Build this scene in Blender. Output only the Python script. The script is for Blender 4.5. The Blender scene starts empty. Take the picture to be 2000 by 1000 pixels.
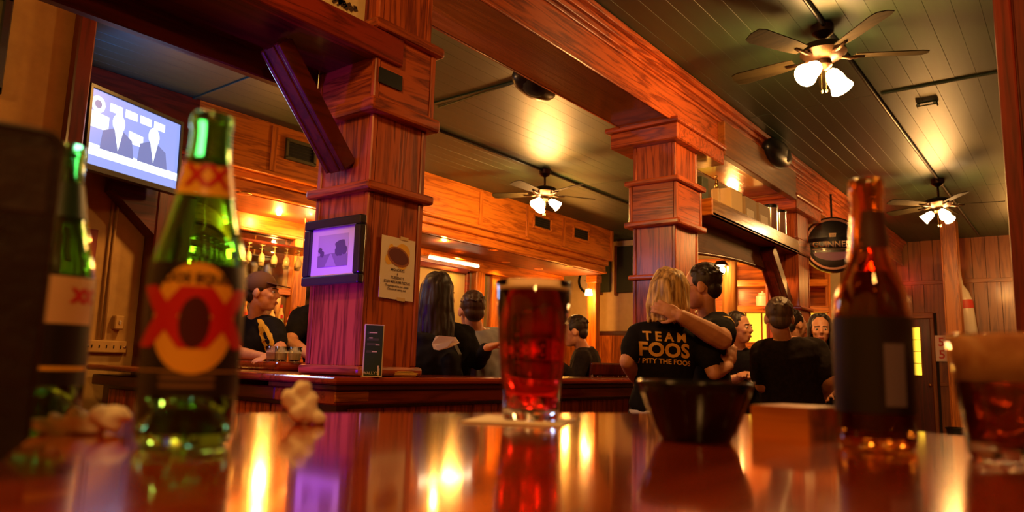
import bpy, bmesh, math, random
from mathutils import Vector as V, Matrix, Quaternion
from mathutils.bvhtree import BVHTree
R = math.radians
random.seed(11)
scene = bpy.context.scene
COL = scene.collection

# ------------------------------------------------------------------ camera, light, exposure
FPX = 1430.0
EYE = V((0, 0, 1.13))
PITCH, ROLL, YAW = R(8.48), R(1.66), R(38.0)
_f = V((-math.sin(YAW), math.cos(YAW), 0)); _r = V((math.cos(YAW), math.sin(YAW), 0)); _u = V((0, 0, 1))
FW = _f * math.cos(PITCH) + _u * math.sin(PITCH)
_u2 = _u * math.cos(PITCH) - _f * math.sin(PITCH)
RT = _r * math.cos(ROLL) + _u2 * math.sin(ROLL)
UP = _u2 * math.cos(ROLL) - _r * math.sin(ROLL)
cam_d = bpy.data.cameras.new('camera'); cam = bpy.data.objects.new('camera', cam_d); COL.objects.link(cam)
cam.matrix_world = Matrix(((RT.x, UP.x, -FW.x, EYE.x), (RT.y, UP.y, -FW.y, EYE.y), (RT.z, UP.z, -FW.z, EYE.z), (0, 0, 0, 1)))
cam_d.sensor_width = 36; cam_d.lens = FPX / 2000 * 36; cam_d.clip_start = .01
cam_d.dof.use_dof = True; cam_d.dof.focus_distance = 3.6; cam_d.dof.aperture_fstop = 4.6
scene.camera = cam
world = bpy.data.worlds.new('world'); scene.world = world; world.use_nodes = True
world.node_tree.nodes['Background'].inputs[0].default_value = (.9, .45, .2, 1)
world.node_tree.nodes['Background'].inputs[1].default_value = .004
vs = scene.view_settings
vs.view_transform = 'Standard'; vs.look = 'None'; vs.gamma = 1; vs.use_curve_mapping = False
vs.exposure = 1.25
scene.cycles.caustics_reflective = False
scene.cycles.caustics_refractive = True
scene.cycles.blur_glossy = 1.0
scene.cycles.sample_clamp_indirect = 4.0

def lamp(kind, loc, power, col, size=.1, aim=None, name='room_lamp', spot=None, parent=None, sy=None):
    d = bpy.data.lights.new(name, kind); d.energy = power; d.color = col
    if kind == 'AREA':
        d.size = size
        if sy: d.shape = 'RECTANGLE'; d.size_y = sy
    else: d.shadow_soft_size = size
    if spot: d.spot_size = R(spot); d.spot_blend = .6
    o = bpy.data.objects.new(name, d); COL.objects.link(o); o.location = loc
    if aim is not None: o.rotation_euler = (V(aim) - V(loc)).to_track_quat('-Z', 'Y').to_euler()
    if parent: o.parent = parent
    return o
WARM = (1, .45, .10)
AMBER = (1, .38, .05)
# next fan lamp of the row, behind the viewpoint, then added fills, and neon with no sign built
lamp('POINT', (-1.25, .15, 3.0), 40, WARM, .12, name='fan_lamp_behind')
lamp('POINT', (.75, -.7, 2.9), 30, WARM, .12, name='fan_lamp_behind')  # unseen front fill, added to light the bottle labels and napkins
lamp('POINT', (-3.2, -.9, 2.7), 18, WARM, .12, name='wall_lamp_left')  # unseen fill added to warm up the tan wall
lamp('POINT', (-3.55, 2.5, 2.75), 24, WARM, .10, name='bar_lamp')  # unseen fill added to brighten the alcove wall
lamp('SPOT', (-5.5, 2.3, 2.65), 30, (.0, .24, 1), .1, (-5.6, 2.7, 3.47), name='blue_neon_light', spot=90)
lamp('SPOT', (-2.47, .75, .98), 46, (.15, .0, 1), .10, (-2.70, 2.07, 1.36), name='neon_light', spot=37)
lamp('SPOT', (-3.3, .5, 1.2), 26, (.25, .03, 1), .06, (-2.62, 1.9, 2.25), name='neon_light', spot=34)  # unseen extra spot, added to put the neon's violet on the brace
lamp('POINT', (-.7, 13.3, 2.7), 12, WARM, .1, name='far_wall_lamp')  # unseen light added to brighten the white bottle display
lamp('POINT', (-2.55, 12.9, 2.9), 5, (1, .04, .02), .1, name='red_neon_light')

# ------------------------------------------------------------------ pixel rays used to read real positions from the view geometry
def ray(x, y): return FW + RT * ((x - 1000) / FPX) - UP * ((y - 500) / FPX)
def atD(x, y, d): return EYE + ray(x, y) * d
def atX(x, y, v): r = ray(x, y); return EYE + r * ((v - EYE.x) / r.x)
def atY(x, y, v): r = ray(x, y); return EYE + r * ((v - EYE.y) / r.y)
def atZ(x, y, v): r = ray(x, y); return EYE + r * ((v - EYE.z) / r.z)

# ------------------------------------------------------------------ materials
def nodes(name):
    m = bpy.data.materials.new(name); m.use_nodes = True
    nt = m.node_tree; return m, nt, nt.nodes['Principled BSDF']
def setp(b, **k):
    names = dict(col='Base Color', rough='Roughness', metal='Metallic', trans='Transmission Weight', ior='IOR', coat='Coat Weight',
                 crough='Coat Roughness', spec='Specular IOR Level', emit='Emission Color', es='Emission Strength', sheen='Sheen Weight', alpha='Alpha', sss='Subsurface Weight')
    for a, v in k.items():
        i = b.inputs[names[a]]
        if a in ('col', 'emit') and len(v) == 3: v = (*v, 1)
        i.default_value = v
def mat(name, col, rough=.5, **k):
    m, nt, b = nodes(name); setp(b, col=col, rough=rough, **k); return m
TMP = bpy.data.scenes.new('workbench_scene')
def evaluated_mesh(o):
    vl = TMP.view_layers[0]; vl.update()
    return bpy.data.meshes.new_from_object(o.evaluated_get(vl.depsgraph))
def mottled(name, c1, c2, scale=8, rough=.6, bump=0, stretch=(1, 1, 1), **k):
    m, nt, b = nodes(name); setp(b, rough=rough, **k)
    tc = nt.nodes.new('ShaderNodeTexCoord'); mp = nt.nodes.new('ShaderNodeMapping'); mp.inputs['Scale'].default_value = stretch
    n = nt.nodes.new('ShaderNodeTexNoise'); n.inputs['Scale'].default_value = scale; n.inputs['Detail'].default_value = 5
    cr = nt.nodes.new('ShaderNodeValToRGB'); cr.color_ramp.elements[0].color = (*c1, 1); cr.color_ramp.elements[1].color = (*c2, 1)
    cr.color_ramp.elements[0].position = .35; cr.color_ramp.elements[1].position = .65
    L = nt.links.new
    L(tc.outputs['Object'], mp.inputs[0]); L(mp.outputs[0], n.inputs['Vector']); L(n.outputs['Fac'], cr.inputs[0]); L(cr.outputs[0], b.inputs['Base Color'])
    if bump:
        bp = nt.nodes.new('ShaderNodeBump'); bp.inputs['Strength'].default_value = bump; bp.inputs['Distance'].default_value = .005
        L(n.outputs['Fac'], bp.inputs['Height']); L(bp.outputs[0], b.inputs['Normal'])
    return m
def wood(name, light, dark, axis='z', rough=.34, coat=.16, scale=1.0, bump=.25, crough=.12, spec=.5):
    m, nt, b = nodes(name); setp(b, rough=rough, coat=coat, crough=crough, spec=spec)
    L = nt.links.new; N = nt.nodes.new
    tc = N('ShaderNodeTexCoord'); oi = N('ShaderNodeObjectInfo'); ad = N('ShaderNodeVectorMath'); ad.operation = 'MULTIPLY_ADD'
    cb = N('ShaderNodeCombineXYZ')
    for i in range(3): L(oi.outputs['Random'], cb.inputs[i])
    ad.inputs[1].default_value = (7, 7, 7); L(cb.outputs[0], ad.inputs[0]); L(tc.outputs['Object'], ad.inputs[2])
    mp = N('ShaderNodeMapping'); s = {'x': (.07, 1, 1), 'y': (1, .07, 1), 'z': (1, 1, .07)}[axis]
    mp.inputs['Scale'].default_value = [q * scale for q in s]; L(ad.outputs[0], mp.inputs[0])
    n1 = N('ShaderNodeTexNoise'); n1.inputs['Scale'].default_value = 9; n1.inputs['Detail'].default_value = 3; n1.inputs['Distortion'].default_value = .6
    L(mp.outputs[0], n1.inputs['Vector'])
    mm = N('ShaderNodeMath'); mm.operation = 'MULTIPLY'; mm.inputs[1].default_value = 9; L(n1.outputs['Fac'], mm.inputs[0])
    fr = N('ShaderNodeMath'); fr.operation = 'PINGPONG'; fr.inputs[1].default_value = 1; L(mm.outputs[0], fr.inputs[0])
    n2 = N('ShaderNodeTexNoise'); n2.inputs['Scale'].default_value = 120; n2.inputs['Detail'].default_value = 2; L(mp.outputs[0], n2.inputs['Vector'])
    mx = N('ShaderNodeMath'); mx.operation = 'MULTIPLY_ADD'; mx.inputs[1].default_value = .55
    m2 = N('ShaderNodeMath'); m2.operation = 'MULTIPLY'; m2.inputs[1].default_value = .45
    L(fr.outputs[0], mx.inputs[0]); L(n2.outputs['Fac'], m2.inputs[0]); L(m2.outputs[0], mx.inputs[2])
    cr = N('ShaderNodeValToRGB'); e = cr.color_ramp.elements
    e[0].color = (*dark, 1); e[0].position = .12; e[1].color = (*light, 1); e[1].position = .62
    L(mx.outputs[0], cr.inputs[0]); L(cr.outputs[0], b.inputs['Base Color'])
    if bump:
        bp = N('ShaderNodeBump'); bp.inputs['Strength'].default_value = bump; bp.inputs['Distance'].default_value = .002
        L(mx.outputs[0], bp.inputs['Height']); L(bp.outputs[0], b.inputs['Normal'])
    return m
def glow(name, col, s):
    m, nt, b = nodes(name); setp(b, col=(.02, .02, .02), emit=col, es=s, rough=.4); return m
def glass(name, col=(1, 1, 1), rough=0.0, ior=1.45): return mat(name, col, rough, trans=1.0, ior=ior)

RED_L, RED_D = (.48, .100, .024), (.11, .014, .008)
W = {}
for ax in 'xyz':
    W['red_' + ax] = wood('column_oak_' + ax, RED_L, RED_D, ax, scale=1.8, coat=.10, spec=.35, rough=.3)
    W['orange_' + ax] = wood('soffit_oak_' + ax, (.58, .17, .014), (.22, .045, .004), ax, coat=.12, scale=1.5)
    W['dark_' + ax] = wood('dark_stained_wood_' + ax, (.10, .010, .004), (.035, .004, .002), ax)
    W['brown_' + ax] = wood('brown_panelling_' + ax, (.26, .082, .011), (.12, .030, .004), ax, rough=.35, coat=.15)
    W['deep_' + ax] = wood('deep_red_wood_' + ax, (.26, .026, .008), (.08, .007, .003), ax, scale=1.6, coat=.12, spec=.35)
    W['bar_' + ax] = wood('bar_top_wood_' + ax, (.30, .035, .008), (.12, .010, .003), ax, rough=.14, coat=.6, crough=.06)
MT = wood('table_top_wood', (.36, .040, .006), (.20, .018, .003), 'y', rough=.13, coat=1.0, crough=.07, bump=.04, scale=1.5)
M_ceil = mottled('ceiling_green_paint', (.009, .027, .011), (.013, .037, .015), 3, .48, .12, (6, .6, 1), spec=1.0)
M_ceil_gap = mat('ceiling_gap', (.012, .028, .014), .8)
M_tan = mottled('tan_plaster', (.46, .28, .085), (.53, .33, .10), 14, .75, .2)
M_cream = mottled('cream_plaster', (.66, .50, .26), (.72, .56, .30), 10, .7, .15)
M_black = mat('black_plastic', (.008, .008, .009), .35)
M_blackm = mat('black_metal', (.012, .012, .013), .4, metal=.6)
M_iron = mat('bronze_metal', (.05, .025, .012), .35, metal=.8)
M_chrome = mat('chrome_metal', (.75, .75, .75), .12, metal=1)
M_brass = mat('brass', (.75, .48, .15), .22, metal=1)
M_white = mat('white_paint', (.8, .78, .72), .5)
M_paper = mat('cream_paper', (.82, .72, .56), .7)
M_floor = wood('floor_boards_wood', (.12, .035, .01), (.05, .012, .004), 'y', rough=.35)
M_blackleather = mottled('black_leather', (.010, .007, .006), (.018, .012, .010), 60, .42, .4)
M_leather_edge = mottled('brown_worn_leather', (.022, .014, .010), (.04, .024, .016), 50, .5, .4)  # brown tone: light on the folder's top put into the colour
M_greenglass = glass('green_bottle_glass', (.30, .84, .24))
M_brownglass = glass('brown_bottle_glass', (.78, .34, .05))
M_clear = glass('clear_glass')
M_shade = glow('lit_frosted_glass', (1, .55, .20), 42)
M_bulb = glow('lit_bulb', (1, .62, .25), 70)
M_can = glow('lit_can_lens', (1, .60, .22), 22)

# ------------------------------------------------------------------ mesh helpers
def displace(me, fn):
    n = len(me.vertices); nr = [0.0] * (3 * n); me.vertex_normals.foreach_get('vector', nr); co = [0.0] * (3 * n); me.vertices.foreach_get('co', co)
    for i in range(n):
        p = V(co[3 * i:3 * i + 3]); q = p + V(nr[3 * i:3 * i + 3]) * fn(p); co[3 * i:3 * i + 3] = q
    me.vertices.foreach_set('co', co); me.update()
class MB:
    def __init__(s): s.bm = bmesh.new(); s.mi = 0
    def _fin(s, vs, mtx):
        if mtx is not None: bmesh.ops.transform(s.bm, matrix=mtx, verts=vs)
        if s.mi:
            for f in {f for v in vs for f in v.link_faces}: f.material_index = s.mi
    def box(s, c, size, rot=None, bev=0, seg=1):
        r = bmesh.ops.create_cube(s.bm, size=1); vs = r['verts']
        bmesh.ops.scale(s.bm, vec=V(size), verts=vs)
        if bev:
            es = list({e for v in vs for e in v.link_edges})
            q = bmesh.ops.bevel(s.bm, geom=es, offset=bev, segments=seg, affect='EDGES', profile=.5)
            vs = list({v for f in q['faces'] for v in f.verts} | {v for v in vs if v.is_valid})
        m = Matrix.Translation(V(c))
        if rot is not None: m = m @ rot.to_4x4()
        s._fin(vs, m); return s
    def span(s, a, b, bev=0, seg=1):
        a, b = V(a), V(b); d = b - a
        return s.box((a + b) / 2, (abs(d.x), abs(d.y), abs(d.z)), None, bev, seg)
    def ell(s, c, r, rot=None, u=16, v=10):
        q = bmesh.ops.create_uvsphere(s.bm, u_segments=u, v_segments=v, radius=1); vs = q['verts']
        bmesh.ops.scale(s.bm, vec=V(r), verts=vs)
        m = Matrix.Translation(V(c))
        if rot is not None: m = m @ rot.to_4x4()
        s._fin(vs, m); return s
    def rings(s, rings, cap=True):
        n = len(rings[0]); rows = [[s.bm.verts.new(p) for p in r] for r in rings]
        fs = []
        for a, b in zip(rows, rows[1:]):
            for i in range(n): fs.append(s.bm.faces.new((a[i], a[(i + 1) % n], b[(i + 1) % n], b[i])))
        if cap:
            fs.append(s.bm.faces.new(rows[0][::-1])); fs.append(s.bm.faces.new(rows[-1]))
        for f in fs: f.material_index = s.mi
        return s
    def lathe(s, prof, c=(0, 0, 0), n=32, cap=True, mtx=None):
        c = V(c); rs = []
        for r, z in prof:
            ring = [V((r * math.cos(2 * math.pi * i / n), r * math.sin(2 * math.pi * i / n), z)) for i in range(n)]
            rs.append([(mtx @ p if mtx else p) + c for p in ring])
        return s.rings(rs, cap)
    def closed_lathe(s, prof, n=32, c=(0, 0, 0)):       # profile is a closed loop in r,z
        c = V(c); m = len(prof)
        rows = [[s.bm.verts.new(V((r * math.cos(2 * math.pi * i / n), r * math.sin(2 * math.pi * i / n), z)) + c) for i in range(n)] for r, z in prof]
        for j in range(m):
            a, b = rows[j], rows[(j + 1) % m]
            for i in range(n): s.bm.faces.new((a[i], a[(i + 1) % n], b[(i + 1) % n], b[i])).material_index = s.mi
        return s
    def cap(s, p0, p1, r0, r1, n=10, h=3, flat=1.0, fdir=None):   # tapered capsule
        p0, p1 = V(p0), V(p1); d = p1 - p0; L = d.length
        z = d.normalized() if L > 1e-6 else V((0, 0, 1))
        x = V(fdir) if fdir is not None else (V((1, 0, 0)) if abs(z.x) < .9 else V((0, 1, 0)))
        x = (x - z * x.dot(z)).normalized(); y = z.cross(x)
        rs = []
        for k in range(h + 1):
            a = math.pi / 2 * (1 - k / h) if k < h else 0
            rs.append((p0 - z * r0 * math.sin(a), max(r0 * math.cos(a), r0 * .02)))
        for k in range(h + 1):
            a = math.pi / 2 * k / h
            rs.append((p1 + z * r1 * math.sin(a), max(r1 * math.cos(a), r1 * .02)))
        return s.rings([[c + (x * math.cos(2 * math.pi * i / n) * flat + y * math.sin(2 * math.pi * i / n)) * r for i in range(n)] for c, r in rs])
    def tube(s, pts, r, n=8):
        pts = [V(p) for p in pts]; rs = []
        prev = None
        for i, p in enumerate(pts):
            t = (pts[min(i + 1, len(pts) - 1)] - pts[max(i - 1, 0)]).normalized()
            x = prev if prev is not None else (V((0, 0, 1)) if abs(t.z) < .9 else V((1, 0, 0)))
            x = (x - t * x.dot(t)).normalized(); y = t.cross(x); prev = x
            rr = r[i] if isinstance(r, (list, tuple)) else r
            rs.append([p + (x * math.cos(2 * math.pi * k / n) + y * math.sin(2 * math.pi * k / n)) * rr for k in range(n)])
        return s.rings(rs)
    def prism(s, pts, d):        # polygon (3D points) extruded by vector d
        d = V(d); a = [s.bm.verts.new(V(p)) for p in pts]; b = [s.bm.verts.new(V(p) + d) for p in pts]; n = len(a)
        fs = [s.bm.faces.new(a[::-1]), s.bm.faces.new(b)]
        for i in range(n): fs.append(s.bm.faces.new((a[i], a[(i + 1) % n], b[(i + 1) % n], b[i])))
        for f in fs: f.material_index = s.mi
        return s
    def build(s, name, m, parent=None, smooth=False, off=None, normals=True):
        if normals: bmesh.ops.recalc_face_normals(s.bm, faces=s.bm.faces[:])
        if off is not None: bmesh.ops.translate(s.bm, vec=-V(off), verts=s.bm.verts[:])
        me = bpy.data.meshes.new(name); s.bm.to_mesh(me); s.bm.free()
        for x in (m if isinstance(m, (list, tuple)) else [m]): me.materials.append(x)
        if smooth:
            for p in me.polygons: p.use_smooth = True
            if smooth == 'auto':
                try: me.set_sharp_from_angle(angle=R(38))
                except Exception: pass
        o = bpy.data.objects.new(name, me); COL.objects.link(o)
        if parent: o.parent = parent
        return o
def tag(o, label, cat, group=None):
    o['label'] = label; o['category'] = cat
    if group: o['group'] = group
    return o
def thing(name, label, cat, loc=(0, 0, 0), rz=0, group=None):
    o = bpy.data.objects.new(name, None); COL.objects.link(o); o.location = loc; o.rotation_euler = (0, 0, rz)
    o.empty_display_size = .05
    return tag(o, label, cat, group)
def struct(o): o['kind'] = 'structure'; return o
def kids(o): return [c for c in bpy.data.objects if c.parent == o]
def dup(root, loc=None, rz=None, label=None):
    def cp(o, par):
        c = o.copy(); COL.objects.link(c)
        if par: c.parent = par
        for k in kids(o): cp(k, c)
        return c
    r = cp(root, None)
    if loc is not None: r.location = loc
    if rz is not None: r.rotation_euler = (0, 0, rz)
    if label: r['label'] = label
    return r
def text_mesh(body, size, align='CENTER', bold=0.0, spacing=1.0, depth=0.0):
    cu = bpy.data.curves.new('lettering', 'FONT'); cu.body = body; cu.size = size; cu.align_x = align; cu.align_y = 'CENTER'
    cu.offset = bold; cu.space_character = spacing; cu.resolution_u = 3; cu.extrude = depth
    o = bpy.data.objects.new('lettering', cu); TMP.collection.objects.link(o)
    me = evaluated_mesh(o)
    bpy.data.objects.remove(o); bpy.data.curves.remove(cu)
    return me
def lettering(body, size, origin, right, up, m, parent=None, off=(0, 0, 0), name='lettering', warp=None, **k):
    me = text_mesh(body, size, **k); right, up, origin = V(right), V(up), V(origin)
    n = right.cross(up)
    if warp:
        bm = bmesh.new(); bm.from_mesh(me)
        bmesh.ops.triangulate(bm, faces=bm.faces[:])
        for _ in range(3):
            es = [e for e in bm.edges if e.calc_length() > size * .14]
            if es: bmesh.ops.subdivide_edges(bm, edges=es, cuts=1); bmesh.ops.triangulate(bm, faces=[f for f in bm.faces if len(f.verts) > 3])
        bm.to_mesh(me); bm.free()
    for v in me.vertices:
        v.co = (warp(v.co) if warp else origin + right * v.co.x + up * v.co.y + n * v.co.z) - V(off)
    me.materials.clear(); me.materials.append(m)
    o = bpy.data.objects.new(name, me); COL.objects.link(o)
    if parent: o.parent = parent
    return o
def wrap(r, z0, ang0, tilt=0):     # maps text onto a cylinder of radius r seen from outside
    def f(co):
        rr = r(z0 + co.y) if callable(r) else r
        a = ang0 + co.x / rr
        return V((rr * math.cos(a), rr * math.sin(a), z0 + co.y))
    return f

# ================================================================== SETTING
H = 3.47          # ceiling height
XB = -2.42        # aisle face of the column row
fl = MB().span((-8.2, -2.5, -.1), (1.9, 14.6, 0)).build('floor', M_floor); struct(fl)
ce = MB().span((-8.2, -2.5, H + .012), (1.9, 14.6, H + .1)).build('ceiling', M_ceil_gap); struct(ce)
bw = .145
def board_rows(x0, x1, joints):
    for y0, y1 in zip(joints, joints[1:]):
        L = y1 - y0 - .006
        proto = MB().box((0, 0, 0), (bw - .0012, L, .02), None, .0008).bm
        me = bpy.data.meshes.new('ceiling_board'); bmesh.ops.recalc_face_normals(proto, faces=proto.faces[:]); proto.to_mesh(me); proto.free(); me.materials.append(M_ceil)
        x = x0
        while x < x1 - .01:
            o = bpy.data.objects.new('ceiling_board', me); COL.objects.link(o); o.parent = ce
            o.location = (x + bw / 2, (y0 + y1) / 2, H + .012 + random.uniform(-.0006, .0006)); x += bw
board_rows(-6.30, -2.86, [.6, 3.26, 4.58, 7.9, 11.8])
board_rows(-2.40, 1.6, [-1.4, 2.4, 6.5, 10.4, 14.3])
# thin battens and conduits on the ceiling
def batten(a, b, w=.035, h=.014, m=M_ceil):
    a, b = V(a), V(b); d = b - a
    MB().box((a + b) / 2, (w, d.length, h), d.to_track_quat('Y', 'Z').to_matrix(), .003).build('batten', m, ce)
batten((-6.3, 3.26, H - .006), (-2.86, 3.26, H - .006)); batten((-6.3, 4.58, H - .006), (-2.86, 4.58, H - .006))
batten((-1.2, 6.5, H - .002), (-.2, 6.5, H - .002), .03, .01, M_ceil_gap)
for nm, x, lab in (('conduit', -1.235, 'ceiling conduit running between the two fans of the right aisle'), ('conduit', -5.0, 'ceiling conduit running past the fan over the bar')):
    c = MB().tube([(x, -1.4 if x > -3 else 1, H - .016), (x, 14 if x > -3 else 11.7, H - .016)], .016, 8).build(nm, M_blackm, None, True); tag(c, lab, 'conduit')
c = MB().tube([(-4.55, 4.66, H - .012), (-3.0, 4.52, H - .012)], .011, 6).build('conduit', M_ceil, None, True); tag(c, 'thin green conduit crossing the ceiling beside the left column', 'conduit')

# far wall of vertical boards, with upper and lower courses
wf = MB().span((-2.9, 14.28, 0), (1.9, 14.45, H)).build('wall_far', mat('board_gap', (.02, .008, .003), .8)); struct(wf)
x = -2.9
while x < 1.7:
    for z0, z1 in ((0, 1.0), (1.04, 2.72), (2.76, H)):
        if -2.46 < x + .05 < -2.02 and z0 < 2.2: continue
        MB().span((x + .004, 14.262 - random.random() * .004, z0), (x + .186, 14.28, z1)).build('wall_board', W['brown_z'], wf)
    x += .19
for k in range(3): MB().span((-2.47 + .18 * k, 14.262, 2.22), (-2.30 + .18 * k, 14.28, 2.72)).build('wall_board', W['brown_z'], wf)
for z in (1.02, 2.74): MB().span((-2.9, 14.245, z - .035), (-2.47 if z < 2 else 1.7, 14.28, z + .035), .006).build('rail', W['brown_x'], wf)
MB().span((-1.95, 14.245, .985), (1.7, 14.28, 1.055), .006).build('rail', W['brown_x'], wf)
wb = MB().span((-8.2, 11.8, 0), (-2.86, 11.95, H)).build('wall_back', M_cream); struct(wb)
wr = MB().span((-2.86, 11.8, 0), (-2.76, 14.3, H)).build('wall_return', W['brown_z']); struct(wr)
wk = MB().span((-8.2, -2.5, 0), (-8.05, 11.8, H)).build('wall_backbar', W['brown_z']); struct(wk)
wx = MB().span((1.75, -2.5, 0), (1.9, 14.3, H)).build('wall_right', W['brown_z']); struct(wx)
wn = MB().span((-8.2, -2.6, 0), (1.9, -2.5, H)).build('wall_front', M_tan); struct(wn)
# left: tan wall with its pilaster, then a lower tan wall set further back
yp0, yp1 = atX(152, 60, -3.92).y, atX(186, 60, -3.92).y
wl = MB().span((-4.12, -2.5, 0), (-3.97, yp0 + .02, H)).build('wall_left', M_tan); struct(wl)
tp = MB().span((-4.14, yp0, 0), (-3.9, yp1, H), .008).build('trim_1', W['dark_z']); struct(tp)
XL = -4.72
ye = atX(312, 560, XL).y
wl2 = MB().span((XL - .15, .4, 0), (XL, ye, 2.36)).build('wall_alcove', M_tan); struct(wl2)
cp = MB().span((XL - .2, .4, 2.36), (XL + .05, ye + .05, 2.43), .008).build('trim_2', W['dark_y']); struct(cp)

# ================================================================== COLUMNS AND BEAMS
def column(name, label, y0, y1, secs, mould, base=None):
    x0, x1 = XB - .37, XB
    t = thing(name, label, 'column', ((x0 + x1) / 2, (y0 + y1) / 2, 0)); o = t.location.copy()
    for z0, z1, g in secs:
        a, b = x0 - g, x1 + g; c, d = y0 - g, y1 + g
        MB().span((a + .012, c + .012, z0), (b - .012, d - .012, z1)).build('core', W['red_z'], t, off=o)
        for (px, py) in ((a, c), (b, c), (a, d), (b, d)):
            MB().span((px - (.0 if px == a else .03), py - (0 if py == c else .03), z0), (px + (.03 if px == a else 0), py + (.03 if py == c else 0), z1), .005).build('corner_post', W['red_z'], t, off=o)
        ax = 'x' if z1 - z0 < .4 and g > 0 else 'z'
        for y in (c, d): MB().span((a + .034, y + (.006 if y == c else -.012), z0), (b - .034, y + (.012 if y == c else -.006), z1)).build('panel', W['red_' + ax], t, off=o)
        ax = 'y' if ax == 'x' else 'z'
        for xx in (a, b): MB().span((xx + (.006 if xx == a else -.012), c + .034, z0), (xx + (.012 if xx == a else -.006), d - .034, z1)).build('panel', W['red_' + ax], t, off=o)
    for z0, z1, g in mould:
        bv_ = min(.014, (z1 - z0) * .35)
        for ya, yb in ((y0 - g, y0 + .03), (y1 - .03, y1 + g)): MB().span((x0 - g, ya, z0), (x1 + g, yb, z1), bv_, 2).build('moulding', W['red_x'], t, off=o)
        for xa, xb in ((x0 - g, x0 + .03), (x1 - .03, x1 + g)): MB().span((xa - .0006, y0 - g + .001, z0 + .0005), (xb + .0006, y1 + g - .001, z1 - .0005), bv_, 2).build('moulding', W['red_y'], t, off=o)
    return t
c1 = column('column', 'red oak column holding the framed picture and the paper poster', 2.07, 2.41,
       [(1.108, 1.865, 0), (1.91, 2.22, 0), (2.28, 2.605, .02), (2.65, 3.08, 0)],
       [(1.066, 1.108, .022), (1.865, 1.91, .035), (2.22, 2.285, .045), (2.60, 2.65, .05)])
o1 = c1.location
MB().span((XB + .012, 2.07, 2.36), (XB + .024, 2.21, 2.43)).build('vent_slot', M_black, c1, off=o1)  # black plate standing in for the shade of a gap
c2 = column('column', 'red oak column standing behind the embracing couple', 5.13, 5.55,
       [(1.066, 1.82, 0), (1.86, 2.245, 0), (2.285, 2.575, .025), (2.615, 2.9, 0)],
       [(1.82, 1.86, .03), (2.235, 2.285, .055), (2.575, 2.62, .055)])
o2 = c2.location
MB().span((XB - .54, 5.05, 2.90), (XB + .06, 5.98, 3.03), .01).build('capital', W['red_x'], c2, off=o2)
MB().span((XB - .58, 5.02, 3.03), (XB + .08, 6.0, 3.075), .016, 2).build('capital_moulding', W['red_x'], c2, off=o2)
c3 = column('column', 'furthest red oak column, next to the round hanging sign', 8.22, 8.62,
       [(1.066, 1.82, 0), (1.86, 2.44, 0), (2.62, 2.9, 0)], [(1.82, 1.86, .03), (2.44, 2.62, .012)])
o3 = c3.location
MB().span((XB - .54, 8.0, 2.90), (XB + .06, 8.95, 3.03), .01).build('capital', W['red_x'], c3, off=o3)
MB().span((XB - .58, 7.97, 3.03), (XB + .08, 8.98, 3.075), .016, 2).build('capital_moulding', W['red_x'], c3, off=o3)

bt = thing('ceiling_beam', 'long glossy red wooden ceiling beam carried by the column row', 'beam', (-2.63, 6, 3.07)); ob = bt.location
y = -1.4
MB().span((-2.85, -1.4, 3.07), (-2.42, 14.2, 3.47)).build('beam_core', W['red_y'], bt, off=ob)
MB().span((-2.845, -1.4, 3.055), (-2.425, 14.2, 3.07), .003).build('beam_underside', wood('beam_varnished_ply', (.16, .050, .016), (.09, .026, .008), 'y', rough=.16, coat=.8, crough=.08, bump=.35), bt, off=ob)
for xx in (-2.42, -2.85):
    sg = 1 if xx > -2.6 else -1
    for z0, z1, g in ((3.05, 3.085, .012), (3.30, 3.33, .014), (3.33, 3.375, .03), (3.375, 3.42, .05), (3.42, 3.468, .085)):
        a, b = sorted((xx, xx + sg * g)); MB().span((a, -1.4, z0), (b, 14.2, z1), .007, 2).build('crown_strip', W['red_y'], bt, off=ob)
fb = MB().span((-2.42, 5.98, 2.99), (-2.352, 7.99, 3.30), .005).build('fascia_board', W['brown_y']); tag(fb, 'yellow-brown fascia board on the beam between the two far columns', 'board')

hd = thing('header_beam', 'dark red header beam running left from the near column', 'beam', (-2.6, 0, 2.47)); oh = hd.location
MB().span((-2.45, -1.4, 2.47), (-2.385, 2.20, 2.598), .004).build('fascia', W['deep_y'], hd, off=oh)
MB().span((-2.80, -1.4, 2.475), (-2.45, 2.05, 2.50)).build('underside', W['dark_y'], hd, off=oh)
MB().span((-2.85, -1.4, 2.36), (-2.80, 2.05, 2.60), .006).build('inner_board', W['dark_y'], hd, off=oh)
MB().span((-2.84, -1.4, 2.50), (-2.45, 2.05, 2.60)).build('core', W['dark_y'], hd, off=oh)
cb = thing('wall_sign', 'cream wall panel with a dark sketch above the header beam', 'panel', (-2.47, 1.0, 2.6))
MB().span((-2.50, -1.4, 2.6), (-2.46, 2.02, 3.07)).build('board', M_cream, cb, off=cb.location)
sk = MB()
for i in range(26):
    p = V((-2.4575, 1.78 + .19 * random.random() , 2.66 + .025 * random.random())); sk.box(p, (.003, .012 + .02 * random.random(), .006 + .012 * random.random()), Matrix.Rotation(random.random(), 3, 'X'))
sk.build('ink_sketch', mat('sketch_ink', (.05, .02, .01), .8), cb, off=cb.location)
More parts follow.
